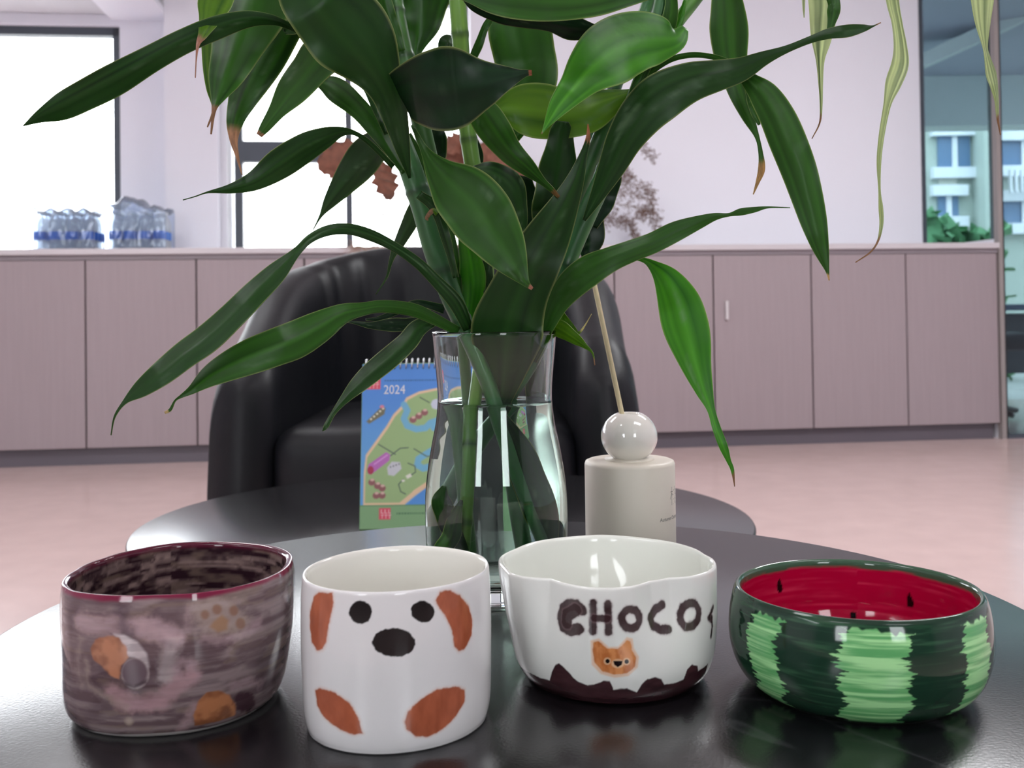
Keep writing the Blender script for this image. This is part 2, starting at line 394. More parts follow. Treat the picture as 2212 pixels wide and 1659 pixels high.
# furniture beyond the glass
M['darkleather'] = mat('dark_fabric', (36,46,58), .5)
M['bluegrey'] = mat('blue_desk', (74,98,132), .4)
u0 = uE+.12
oc = thing('office_chair', WP(u0+.35, .9, 0), 'dark office chair behind the glass partition', 'chair')
wbox('backrest', u0, u0+.55, 1.1, 1.2, .50, 1.0, M['darkleather'], oc, bev=.05)
wbox('seat', u0, u0+.55, .65, 1.15, .40, .50, M['darkleather'], oc, bev=.04)
tube('pole', [WP(u0+.27,.9,.08), WP(u0+.27,.9,.42)], .025, M['black'], oc)
for k in range(5):
    an = k*2*math.pi/5; tube('leg', [WP(u0+.27,.9,.09), WP(u0+.27+.26*math.cos(an), .9+.26*math.sin(an), .04)], [.022,.015], M['black'], oc)
dk = thing('desk', WP(u0+.6, 2.0, 0), 'blue grey desk beyond the office chair behind glass', 'desk')
wbox('desktop', u0-.1, u0+2, 1.6, 2.3, .62, .66, M['bluegrey'], dk, bev=.005)
wbox('panel', u0-.08, u0-.05, 1.62, 2.28, 0, .62, M['bluegrey'], dk); wbox('panel', u0+1.95, u0+1.98, 1.62, 2.28, 0, .62, M['bluegrey'], dk)
wbox('modesty_board', u0-.05, u0+1.95, 1.7, 1.72, .2, .6, M['darkleather'], dk)

# ------------------------------------------------------------------ tables
def stone(name, base, rough):
    m = bpy.data.materials.new(name); m.use_nodes = True; nt = m.node_tree; b = nt.nodes['Principled BSDF']
    tc = nt.nodes.new('ShaderNodeTexCoord')
    n = nt.nodes.new('ShaderNodeTexNoise'); n.inputs['Scale'].default_value = 3.2; n.inputs['Detail'].default_value = 4; n.inputs['Distortion'].default_value = .6
    nt.links.new(tc.outputs['Object'], n.inputs[0])
    s = nt.nodes.new('ShaderNodeMath'); s.operation = 'SUBTRACT'; s.inputs[1].default_value = .5; nt.links.new(n.outputs[0], s.inputs[0])
    ab = nt.nodes.new('ShaderNodeMath'); ab.operation = 'ABSOLUTE'; nt.links.new(s.outputs[0], ab.inputs[0])
    mr = nt.nodes.new('ShaderNodeMapRange'); mr.inputs['From Min'].default_value = 0; mr.inputs['From Max'].default_value = .0022; mr.inputs['To Min'].default_value = .2; mr.inputs['To Max'].default_value = 0
    nt.links.new(ab.outputs[0], mr.inputs[0])
    mx = nt.nodes.new('ShaderNodeMix'); mx.data_type = 'RGBA'; mx.inputs[6].default_value = (*lin(base),1); mx.inputs[7].default_value = (*lin((96,96,100)),1)
    nt.links.new(mr.outputs[0], mx.inputs[0]); nt.links.new(mx.outputs[2], b.inputs['Base Color'])
    b.inputs['Roughness'].default_value = rough; b.inputs['Specular IOR Level'].default_value = .9
    g = nt.nodes.new('ShaderNodeTexNoise'); g.inputs['Scale'].default_value = 700; nt.links.new(tc.outputs['Object'], g.inputs[0])
    bp = nt.nodes.new('ShaderNodeBump'); bp.inputs['Strength'].default_value = .25; bp.inputs['Distance'].default_value = .0003
    nt.links.new(g.outputs[0], bp.inputs['Height']); nt.links.new(bp.outputs[0], b.inputs['Normal'])
    return m
M['stone'] = stone('black_stone', (18,18,21), .24)
M['steel'] = mat('black_steel', (24,24,26), .45)
def table(cx, cy, R, h, label):
    t = thing('coffee_table', (cx, cy, 0), label, 'table', 'pair of nested round coffee tables')
    pr = [(.0001,h-.012),(R-.004,h-.012),(R-.0012,h-.0105),(R,h-.008),(R,h-.003),(R-.0012,h-.0008),(R-.003,h),(.0001,h)]
    lathe('tabletop', pr, (cx, cy, 0), M['stone'], t, 160)
    o = lathe('rim_frame', [(R-.03,h-.03),(R-.012,h-.03),(R-.012,h-.0122),(R-.03,h-.0122),(R-.03,h-.03)], (cx,cy,0), M['steel'], t, 96, smooth=False)
    for k in range(4):
        an = math.pi/4+k*math.pi/2; p = np.array([cx+(R-.04)*math.cos(an), cy+(R-.04)*math.sin(an), 0])
        tube('leg', [p+[0,0,.0], p+[0,0,h-.0125]], .011, M['steel'], t, 12)
    lathe('base_ring', [(R-.05,0),(R-.03,0),(R-.03,.012),(R-.05,.012),(R-.05,0)], (cx,cy,0), M['steel'], t, 96, smooth=False)
TN = .5; TF = .40
table(.003, .614, .2992, TN, 'near black round coffee table carrying the vase and painted bowls')
table(-.092, 1.436, .4057, TF, 'lower black round coffee table behind, carrying the desk calendar')

# ------------------------------------------------------------------ painted ceramics
def glaze(name, bumpst=.12):
    m = mat(name, rough=.07, attr=True, coat=0.12, spec=.4, bump=(38, bumpst, .0012)); return m
THN = 620
# denser toward the camera side
def thetas(face):
    s = np.linspace(-1, 1, THN, endpoint=False); return face + math.pi*(.62*s+.38*s**3)
class Cup:
    def __init__(s, name, c, prof_o, prof_i, rim_px=None, zr=None, wave=None, kfun=None, rscale=1.0, nro=235, nri=85):
        s.c = np.array([c[0], c[1], TN]); face = math.atan2(-c[1], -c[0]); s.face = face
        s.th = thetas(face); s.name = name
        ms = .0425 if rim_px is not None else 1.0
        def resam(p, n):
            d = catmull(p, 3000); L = np.hypot(np.diff(d[:,0])*ms, np.diff(d[:,1])); L = L*np.where(d[1:,1] < .0012, .12, 1.0)+1e-9; L = np.concatenate([[0], np.cumsum(L)])
            q = np.linspace(0, L[-1], n); return np.stack([np.interp(q, L, d[:,0]), np.interp(q, L, d[:,1])], 1)
        oz = resam(prof_o, nro); iz = resam(prof_i, nri)
        s.prof = np.vstack([oz, iz]); s.nro = nro
        R = np.ones(THN)
        if rim_px is not None:
            pts = np.array([onz(x, y, TN+zr)[:2] for x, y in rim_px])-s.c[:2]
            a = np.arctan2(pts[:,1], pts[:,0]); r = np.hypot(pts[:,0], pts[:,1]); i = np.argsort(a); a = a[i]; r = r[i]
            a3 = np.concatenate([a-2*math.pi, a, a+2*math.pi]); r3 = np.tile(r, 3)
            tt = np.mod(s.th+math.pi, 2*math.pi)-math.pi
            R = np.interp(tt, a3, r3)
            # smooth
            for _ in range(14): R = .25*np.roll(R,1)+.5*R+.25*np.roll(R,-1)
            s.meanr = r.mean()
        else: s.meanr = 1.0
        if kfun is None: kfun = lambda z: np.ones_like(z)
        z = s.prof[:,1]; k = kfun(z)[:,None]
        rr = s.prof[:,0][:,None]*(s.meanr*(1-k)+R[None,:]*k)
        if rim_px is None: rr = np.repeat(s.prof[:,0][:,None], THN, 1)
        zz = np.repeat(z[:,None], THN, 1)
        if wave is not None: zz = zz + wave(s.th)[None,:]*(np.clip(zz/z.max(),0,1)**3)
        s.TH = np.repeat(s.th[None,:], len(z), 0)
        s.X = np.stack([s.c[0]+rr*np.cos(s.TH), s.c[1]+rr*np.sin(s.TH), s.c[2]+zz], -1)
        s.Z = zz; s.RR = rr
        # surface coordinates in metres: a along the girth, b along the profile
        s.A = (s.TH-face)*s.RR[:nro].max(0).mean()
        d = np.hypot(np.diff(s.prof[:,0]*(s.meanr if rim_px is not None else 1)), np.diff(z)); s.b = np.concatenate([[0], np.cumsum(d)])
        s.B = np.repeat(s.b[:,None], THN, 1)
        px, py = proj(s.X); s.px, s.py = px, py
        di_ = np.gradient(s.X, axis=0); dj_ = np.roll(s.X,-1,1)-np.roll(s.X,1,1); nn = np.cross(dj_, di_); nn /= np.linalg.norm(nn,axis=2)[...,None]+1e-12
        vw = CAM-s.X; vw /= np.linalg.norm(vw,axis=2)[...,None]; s.fac = (nn*vw).sum(2)
    def uv(s, pts, inner=False):
        lo, hi = (s.nro, len(s.prof)) if inner else (0, s.nro)
        dth = np.abs(np.mod(s.th-s.face+math.pi, 2*math.pi)-math.pi)
        ok = np.where(dth > 1.6 if inner else dth < 1.6)[0]
        px = s.px[lo:hi][:, ok]; py = s.py[lo:hi][:, ok]; out = []
        for (x, y) in pts:
            d = (px-x)**2+(py-y)**2+(0 if inner else 1e6)*(s.fac[lo:hi][:, ok] < .03); i, j = np.unravel_index(np.argmin(d), d.shape)
            i0 = min(max(i,1), px.shape[0]-2)+lo; jj = ok[j]; j0 = min(max(jj,1), THN-2)
            J = np.array([[s.px[i0+1,j0]-s.px[i0-1,j0], s.px[i0,j0+1]-s.px[i0,j0-1]],[s.py[i0+1,j0]-s.py[i0-1,j0], s.py[i0,j0+1]-s.py[i0,j0-1]]])/2
            try: di = np.linalg.solve(J, [x-s.px[i0,j0], y-s.py[i0,j0]])
            except Exception: di = np.zeros(2)
            di = np.clip(di, -3, 3)
            A = s.A[i0,j0]+di[1]*(s.A[i0,j0+1]-s.A[i0,j0-1])/2; B = s.B[i0,j0]+di[0]*(s.B[i0+1,j0]-s.B[i0-1,j0])/2
            out.append((A, B))
        return np.array(out)
    def poly(s, pts, soft=.0004, inner=False, grow=0, rough=0):
        q = s.uv(pts, inner); A, B = s.A, s.B
        if rough: A = A+(fbm(s.A*600, s.B*600)-.5)*rough; B = B+(fbm(s.A*600+50, s.B*600+9)-.5)*rough
        d = sd_poly(q, A, B); msk = 1-sstep(-soft, soft, d-grow)
        reg = np.zeros_like(msk); (reg.__setitem__(slice(s.nro, None), 1) if inner else reg.__setitem__(slice(0, s.nro), 1))
        return msk*reg
    def stroke(s, pts, wpx, soft=.0005, inner=False, rough=0):
        q = s.uv(pts, inner); wm = wpx*np.hypot(s.c[0], s.c[1])/F/2
        A, B = s.A, s.B
        if rough: A = A+(fbm(s.A*500, s.B*500)-.5)*rough; B = B+(fbm(s.A*500+50, s.B*500+9)-.5)*rough
        d = sd_line(q, A, B); m = 1-sstep(wm-soft, wm+soft, d)
        if inner: m[:s.nro] = 0
        else: m[s.nro:] = 0
        return m
    def build(s, C, m, label, cat):
        n = len(s.prof); V = s.X.reshape(-1,3); Fc = gridfaces(n, THN, True)
        o = mesh(s.name, V, Fc, m, None, True, cols=C.reshape(-1,3), origin=s.c)
        return tag(o, label, cat)
def ell(cx, cy, rx, ry, rot=0, n=22):
    t = np.arange(n)*2*math.pi/n; c, q = math.cos(rot), math.sin(rot)
    return [(cx+rx*math.cos(k)*c-ry*math.sin(k)*q, cy+rx*math.cos(k)*q+ry*math.sin(k)*c) for k in t]
def base(s, rgb): return np.ones(s.X.shape)*lina(rgb)
def Lc(rgb): return lina(rgb)

# --- dog mug
H = .0668
dog = Cup('dog_face_mug', (-.0513, .4785), [(.0001,.0),(.5,.0),(.90,.0002),(.945,.0014),(.972,.005),(.990,.012),(1.0,.026),(1.005,.040),(1.0,.055),(.990,.0635),(.985,H-.001),(.975,H)],
    [(.965,H),(.945,H-.001),(.938,H-.004),(.940,H-.02),(.94,.02),(.90,.009),(.7,.006),(.0001,.006)],
    rim_px=[(649,1241),(660,1258),(690,1270),(740,1278),(800,1281),(860,1279),(920,1273),(980,1262),(1030,1245),(1056,1225),(1056,1210),(1040,1198),(1000,1187),(950,1180),(891,1177),(820,1181),(760,1190),(700,1206),(660,1225)], zr=H)
C = base(dog, (228,226,226)); C[dog.nro:] = Lc((232,230,222))
org = Lc((176,92,52)); n1 = fbm(dog.A*260, dog.B*120)
orgc = mix(np.ones(dog.X.shape)*Lc((150,78,52)), Lc((190,106,76)), n1)
ears = [[(688,1279),(719,1281),(720,1311),(710,1347),(706,1383),(697,1403),(685,1406),(674,1388),(669,1351),(670,1320),(679,1288)],
 [(941,1297),(950,1279),(972,1274),(995,1288),(1013,1311),(1021,1342),(1018,1374),(1004,1401),(991,1408),(982,1397),(977,1365),(963,1333),(950,1315)],
 [(681,1492),(692,1486),(724,1496),(756,1519),(774,1550),(784,1584),(765,1587),(733,1575),(701,1550),(685,1523)],
 [(873,1559),(880,1537),(909,1510),(945,1489),(982,1483),(1004,1489),(1004,1514),(986,1546),(959,1573),(927,1591),(900,1591),(878,1575)]]
for e in ears:
    halo = dog.poly(e, .0012, grow=.0004, rough=.0008); C = mix(C, Lc((214,170,148)), halo*.6)
    C = C*(1-dog.poly(e, .0004, rough=.0009)[...,None]) + orgc*dog.poly(e, .0004, rough=.0009)[...,None]
for e in (ell(779,1323,25,25), ell(913,1321,26,23,.3), ell(851,1388,47,31,.04)):
    C = mix(C, Lc((9,9,11)), dog.poly(e, .0002, rough=.0009))
dog.build(C, glaze('white_glaze_dog'), 'white ceramic mug with orange ears, black eyes and a black dog nose', 'mug')

# --- purple planet bowl
H = .0633
pur = Cup('planet_bowl', (-.1640, .5075), [(.0001,.0),(.5,0),(.82,.0002),(.865,.0012),(.915,.004),(.950,.009),(.975,.017),(.993,.030),(1.005,.043),(1.005,.055),(.997,H-.003),(.985,H)],
    [(.975,H),(.945,H-.0005),(.93,H-.003),(.935,H-.02),(.92,.02),(.85,.009),(.6,.006),(.0001,.006)],
    rim_px=[(130,1262),(150,1278),(200,1285),(260,1288),(330,1287),(420,1283),(500,1272),(560,1257),(610,1236),(633,1212),(634,1198),(615,1185),(590,1178),(540,1172),(450,1169),(380,1172),(300,1185),(220,1206),(160,1232),(135,1250)], zr=H, kfun=lambda z: .45+.55*sstep(0,.04,z))
A, B = pur.A, pur.B
wx = A*55+ (fbm(A*60, B*60)-.5)*3
st = fbm(wx+3*fbm(A*25+9, B*25), B*400, 4)           # horizontal brush strokes
big = fbm(A*45+3, B*60+7, 3)
C = mix(np.ones(pur.X.shape)*Lc((102,82,86)), Lc((148,130,131)), sstep(.22,.8,st))
C = mix(C, Lc((74,52,62)), sstep(.5,.72,big)*.6)
C = mix(C, Lc((132,112,98)), sstep(.55,.8,fbm(wx+40,B*300+4,3))*.45)
strk = sstep(.35,.75,fbm(wx*1.4+11, B*700, 3))
pale = Lc((196,166,172))
sc = lambda x, y: (100+x/3.457, 1140+y/3.457)
def pl(pts): return [sc(*p) for p in pts]
for pts, wd, am, cc in [([(640,730),(760,720),(880,750),(960,820)], 26, .75, pale), ([(700,780),(830,810),(950,850)], 26, .6, pale), ([(940,880),(900,1010),(900,1120)], 26, .55, (205,190,190)),
    ([(1080,1040),(1110,1090),(1060,1130),(990,1130),(960,1060)], 14, .6, pale), ([(1000,1010),(1050,1000),(1100,1040)], 12, .6, pale), ([(260,700),(400,740),(520,720)], 34, .5, pale),
    ([(500,1230),(650,1310),(850,1290),(960,1190),(1080,1120)], 30, .65, (190,150,156)), ([(540,1330),(700,1350),(860,1330)], 20, .5, (190,150,156)), ([(300,1000),(300,1150),(420,1260),(600,1340)], 12, .45, (180,160,150)),
    ([(1010,1500),(1070,1430),(1110,1330)], 16, .6, (190,156,160)), ([(1400,1180),(1500,1150),(1600,1170)], 14, .5, pale), ([(1180,820),(1300,840),(1450,800),(1580,720)], 16, .5, pale), ([(1060,600),(1060,760)], 10, .35, pale), ([(260,830),(230,1000),(260,1180)], 10, .4, (170,150,145))]:
    cc = Lc(cc) if isinstance(cc, tuple) else cc
    C = mix(C, cc, pur.stroke(pl(pts), wd, .0022, rough=.003)*am*(.8+.25*strk))
C = mix(C, Lc((66,48,62)), pur.stroke(pl([(560,600),(580,720),(640,830)]), 22, .003, rough=.003)*.6)
C = mix(C, Lc((60,44,56)), pur.stroke(pl([(880,860),(1000,890)]), 8, .002)*.4)
# planets
C = mix(C, Lc((212,198,200)), pur.poly(pl([(500,790),(580,800),(680,850),(750,940),(770,1040),(745,1060),(660,970),(600,960),(560,870)]), .0008)*(.6+.35*strk))
for cx, cy, rx, ry in ((470,955,140,140),):
    e = pl([(330,905),(370,830),(470,805),(550,825),(600,900),(612,970),(560,1030),(545,1130),(480,1110),(420,1040),(350,985)])
    sh = fbm(A*180+2, B*180+5, 3); oc_ = mix(np.ones(C.shape)*Lc((142,92,70)), Lc((188,128,98)), sstep(.3,.7,sh)); mk = pur.poly(e, .0006, rough=.0008)[...,None]; C = C*(1-mk)+oc_*mk
    e = pl([(1110,1480),(1100,1400),(1140,1290),(1200,1230),(1290,1215),(1370,1250),(1415,1330),(1410,1400),(1300,1440)])
    mk = pur.poly(e, .0006, rough=.0008)[...,None]; oc2 = mix(np.ones(C.shape)*Lc((140,86,56)), Lc((190,124,84)), sstep(.3,.7,sh)); C = C*(1-mk)+oc2*mk
C = mix(C, Lc((200,184,184)), pur.poly(pl(ell(665,1090,106,116)), .0005)*.55)
C = mix(C, Lc((104,84,92)), pur.poly(pl(ell(660,1080,96,104)), .0007)*.95)
C = mix(C, Lc((70,50,60)), pur.poly(pl([(570,1140),(650,1180),(750,1130),(750,1160),(660,1200),(590,1180)]), .0009)*.9)
C = mix(C, Lc((60,34,44)), pur.poly(pl(ell(1480,1300,82,76)), .0012, rough=.002)*.85)
C = mix(C, Lc((190,170,160)), pur.poly(pl([(1060,580),(1250,520),(1420,570),(1510,680),(1490,780),(1280,800),(1180,780),(1110,700)]), .0035, rough=.005)*.5)
for cx, cy, rx, ry in ((1185,650,32,34),(1275,610,36,38),(1400,620,34,38),(1450,715,36,42)): C = mix(C, Lc((140,104,86)), pur.poly(pl(ell(cx,cy,rx,ry)), .0007)*.85)
C = mix(C, Lc((164,124,92)), pur.poly(pl([(1250,700),(1310,650),(1360,690),(1350,760),(1280,780),(1220,740)]), .0009)*.8)
C = mix(C, Lc((196,176,160)), pur.poly(pl(ell(618,1445,28,28)), .0012)*.7)
# rim
zz = pur.Z
C = mix(C, Lc((124,38,66)), sstep(H-.0030, H-.0012, zz+ (fbm(A*90,B*0,2)-.5)*.002)*1.0)
inn = np.zeros(zz.shape); inn[pur.nro:] = 1
dark = mix(np.ones(C.shape)*Lc((44,26,34)), Lc((142,120,116)), sstep(.38,.8,st))
dark = mix(dark, Lc((110,92,84)), sstep(.55,.75,fbm(A*70+8, B*260+3, 3))*.7)
dark = mix(dark, Lc((84,22,44)), sstep(H-.0035, H-.0015, zz))
C = C*(1-inn[...,None]) + dark*inn[...,None]
C = mix(C, Lc((222,216,212)), (1-sstep(.0016,.0024, zz+(fbm(A*60, B*0, 2)-.5)*.001))*(1-inn))
pur.build(C, glaze('purple_glaze', .2), 'dusky purple ceramic bowl painted with orange planets and a paw print', 'bowl')

# --- choco bowl
H = .056
cs = lambda x, y: (1060+x/3.771, 1120+y/3.771)
crim = [(1076,1207),(1086,1225),(1100,1238),(1126,1246),(1187,1250),(1224,1262),(1272,1270),(1325,1271),(1365,1267),(1405,1256),(1444,1249),(1497,1245),(1532,1235),(1548,1222),(1543,1207),(1524,1197),(1497,1182),(1458,1171),(1391,1161),(1299,1154),(1232,1158),(1153,1169),(1113,1184),(1080,1200)]
cho = Cup('wavy_bowl', (.0478, .5300), [(.0001,0),(.4,0),(.74,.0003),(.825,.0025),(.89,.0068),(.93,.013),(.955,.021),(.980,.032),(.992,.043),(1.0,.050),(.998,H-.0012),(.985,H)],
    [(.975,H),(.955,H-.0008),(.945,H-.004),(.945,H-.018),(.90,.018),(.75,.009),(.5,.006),(.0001,.006)], rim_px=crim, zr=H, kfun=lambda z: sstep(.012,.056,z)*.97+.03)
C = base(cho, (230,231,226)); C[cho.nro:] = Lc((228,230,222))
br_ = Lc((52,30,32)); ca = lambda pts: [cs(*p) for p in pts]
letters = [([(740,745),(700,705),(640,700),(590,740),(570,810),(590,880),(650,915),(720,900)], 22), ([(690,745),(620,790),(620,850)], 26), ([(835,690),(830,920)], 15), ([(955,695),(960,925)], 15), ([(840,810),(950,815)], 14),
    (ell(1140,818,72,78), 16), ([(1400,700),(1340,740),(1300,810),(1320,870),(1380,905),(1450,905)], 17), (ell(1620,785,75,98,.25), 17), ([(1812,720),(1775,810),(1800,830)], 10), ([(1800,800),(1805,880),(1795,960)], 9)]
for pts, wd in letters:
    p = ca(pts); p = p+[p[0]] if len(pts) == 22 else p
    C = mix(C, Lc((150,120,126)), cho.stroke(p, wd+3, .0009, rough=.0012)*.45)
    C = mix(C, br_, cho.stroke(p, wd, .0004, rough=.001)*(.86+.14*fbm(cho.A*200,cho.B*200)))
C = mix(C, Lc((228,182,144)), cho.poly(ca([(820,1000),(880,985),(960,1055),(1040,1050),(1110,975),(1150,985),(1160,1060),(1200,1130),(1190,1210),(1120,1275),(1010,1290),(900,1260),(830,1190)]), .0006, grow=.0004)*.7)
bear = cho.poly(ca([(835,1010),(880,1000),(950,1060),(1040,1060),(1110,990),(1140,1000),(1150,1070),(1185,1130),(1175,1210),(1110,1260),(1010,1275),(910,1245),(845,1170),(830,1080)]), .0004, rough=.0008)[...,None]
bc = mix(np.ones(C.shape)*Lc((190,112,60)), Lc((222,148,92)), sstep(.3,.7,fbm(cho.A*300, cho.B*160)))
C = C*(1-bear)+bc*bear
for e in ((950,1162,30,30),(1107,1165,30,30),(1035,1182,52,38)): C = mix(C, Lc((232,196,160)), cho.poly(ca(ell(*e)), .0003)*.75)
for e in ((952,1162,17,18),(1107,1166,18,18)): C = mix(C, Lc((20,14,16)), cho.poly(ca(ell(*e)), .00015))
C = mix(C, Lc((24,14,18)), cho.poly(ca([(998,1160),(1075,1160),(1068,1190),(1035,1212),(1005,1190)]), .0002))
drip = cho.uv(ca([(200,1135),(250,1210),(480,1320),(500,1250),(525,1195),(555,1180),(600,1215),(660,1280),(700,1320),(790,1362),(850,1350),(920,1320),(970,1325),(992,1370),(1000,1395),(1060,1385),(1110,1385),(1190,1415),(1230,1350),(1280,1305),(1340,1292),(1390,1310),(1415,1355),(1500,1340),(1570,1310),(1600,1230),(1640,1190),(1685,1200),(1690,1245),(1770,1180)]))
i = np.argsort(drip[:,0]); dx, dy = drip[i,0], drip[i,1]
bnd = np.interp(cho.A, dx, dy, left=dy[0], right=dy[-1]) 
bnd = np.where((cho.A < dx[0]) | (cho.A > dx[-1]), dy[:3].mean()+.003*np.sin(cho.A*260)+.002*np.sin(cho.A*470+1), bnd)
mk = 1-sstep(-.0004, .0004, cho.B-bnd+(fbm(cho.A*400, cho.B*400)-.5)*.0008); mk[cho.nro:] = 0
bd = mix(np.ones(C.shape)*Lc((44,26,30)), Lc((74,46,50)), fbm(cho.A*120, cho.B*420)); C = C*(1-mk[...,None])+bd*mk[...,None]
cho.build(C, glaze('white_glaze_choco', .3), 'white wavy-rimmed bowl painted with CHOCO letters, a little bear face and brown drips', 'bowl')

# --- watermelon bowl
H = .048
wat = Cup('watermelon_bowl', (.1610, .5060), [(.0001,0),(.03,0),(.0415,.0002),(.0465,.0018),(.0518,.0055),(.056,.0115),(.0586,.019),(.0596,.027),(.0592,.035),(.0580,.042),(.0568,.0462),(.0557,H)],
    [(.0547,H+.0001),(.0536,H-.001),(.0535,H-.004),(.0547,H-.013),(.054,.022),(.048,.011),(.034,.007),(.0001,.006)])
A, B, zz = wat.A, wat.B, wat.Z
ws = lambda x, y: (1560+x/3.3926, 1160+y/3.3926)
strokes = fbm(A*40+fbm(A*50,B*50), B*700, 4)
lightg = mix(np.ones(wat.X.shape)*Lc((96,170,104)), Lc((170,228,160)), sstep(.3,.72,strokes))
darkg = mix(np.ones(wat.X.shape)*Lc((26,54,40)), Lc((58,98,70)), sstep(.45,.9,strokes)*.8)
ex = [wat.uv([ws(x, 850)])[0][0] for x in (200, 400, 860, 1380, 1790, 1965)]
step_ = (ex[4]-ex[1])/2
period = wat.RR.max()*math.pi
bl_ = [ex[0]-step_*.85] + ex + [ex[5]+step_*.5]
lim = math.pi*wat.RR[:wat.nro].max(0).mean()
l2 = bl_[0]; 
while l2 > -lim: l2 -= step_*.5; bl_.insert(0, l2)
l2 = bl_[-1]
while l2 < lim: l2 += step_*.5; bl_.append(l2)
i0 = bl_.index(ex[0])
jag = (vn(B*1500, A*15)-.5)*.0045+(vn(B*700+30, A*10)-.5)*.005+(vn(B*260+3, A*0)-.5)*.004
Aj = A+jag; dm = np.zeros(A.shape)
for k in range(len(bl_)-1):
    if (k-i0) % 2 == 0: continue
    dm = np.maximum(dm, sstep(bl_[k]-.0003, bl_[k]+.0003, Aj)*(1-sstep(bl_[k+1]-.0003, bl_[k+1]+.0003, Aj)))
dm = np.maximum(dm, sstep(H-.0048, H-.0038, zz+(vn(A*500,B*0)-.5)*.002+(fbm(A*60,B*0)-.5)*.003))
dm = np.maximum(dm, (1-sstep(.0008,.002, zz+(vn(A*400,B*0)-.5)*.001)))
C = lightg*(1-dm[...,None])+darkg*dm[...,None]
pk = mix(np.ones(C.shape)*Lc((170,6,54)), Lc((212,60,96)), sstep(.45,.95,fbm(A*35, B*600,4))*.7)
pk = mix(pk, Lc((60,90,70)), sstep(H-.0045, H-.0032, zz+(fbm(A*80,B*0)-.5)*.002))
C[wat.nro:] = pk[wat.nro:]
for e in ([(418,302),(440,350),(445,390),(425,408),(402,395),(400,350)], [(1368,405),(1395,450),(1405,500),(1390,522),(1360,510),(1350,460)], [(935,555),(960,545),(985,560),(975,600),(940,600)]):
    C = mix(C, Lc((8,6,8)), wat.poly([ws(*p) for p in e], .0002, inner=True))
for k, (aa, bb) in enumerate([(-.06,.010),(-.03,.018),(.02,.012),(.06,.020),(.09,.012),(-.1,.016)]):
    q = np.hypot((A-aa)/.0016, (wat.b[wat.nro]+bb-B)/.0035); mk = 1-sstep(.9,1.1,q); mk[:wat.nro] = 0
C = mix(C, Lc((200,205,190)), (1-sstep(.0002,.0007,zz))*(np.arange(len(wat.prof))<wat.nro)[:,None])
wat.build(C, glaze('melon_glaze', .15), 'watermelon bowl with green striped outside and crimson seeded inside', 'bowl')

# ------------------------------------------------------------------ glass vase and water
VC = np.array([-.0118, .690, TN])
VC[0] = P(1073, 1150, .690)[0]
def vz(y): return P(1073, y, .690)[2]-TN
def vr(h): return h*.690/F
M['glass'] = glassy('clear_glass', (250,253,252), 1.45)
M['water'] = glassy('water', (236,246,240), 1.33)
outer = [(vr(134),vz(717)),(vr(131),vz(755)),(vr(126.5),vz(800)),(vr(123.5),vz(840)),(vr(123.5),vz(868)),(vr(128),vz(910)),(vr(136),vz(950)),(vr(145),vz(1000)),(vr(151),vz(1050)),(vr(153),vz(1100)),(vr(152),vz(1160)),(vr(148),vz(1220)),(vr(144),.012)]
oc = catmull(outer, 60)
th_ = .0017
prof = [(.0001,.0006),(.034,.0006),(.0385,.0),(.0415,.0004),(vr(142),.003),(vr(143),.008)] + [tuple(v) for v in oc[::-1]]
prof = [p for p in prof if p[1] < oc[:,1].max()]
rim = [(oc[0][0]-.0002, oc[0][1]+.0006), (oc[0][0]-.0009, oc[0][1]+.0008), (oc[0][0]-th_, oc[0][1]+.0002)]
inner = [(r-th_, z) for r, z in oc if z > .013] + [(.040,.0125),(.036,.0115),(.02,.0110),(.0001,.0110)]
vase = lathe('glass_vase', prof+[tuple(oc[0])]+rim+inner[1:], VC, M['glass'], None, 96)
tag(vase, 'clear waisted glass vase half filled with water holding the bamboo stalks', 'vase')
zw_ = vz(864)
wp = [(.0001,zw_-.0006),(.030,zw_-.0006)]
ri = [(r-th_+.00015, z) for r, z in inner_] if False else None
prw = [(r-th_+.0003, z) for r, z in oc if (z > .0135 and z < zw_-.0008)]
wprof = [(.0001, zw_-.0006), (prw[0][0]-.004, zw_-.0006), (prw[0][0]-.001, zw_-.0002), (prw[0][0], zw_)] + prw + [(.0403,.0122),(.036,.0108),(.02,.0104),(.0001,.0104)]
water = lathe('water', wprof[::-1], VC, M['water'], None, 96)
tag(water, 'still water filling the lower glass vase around the stalks', 'water')

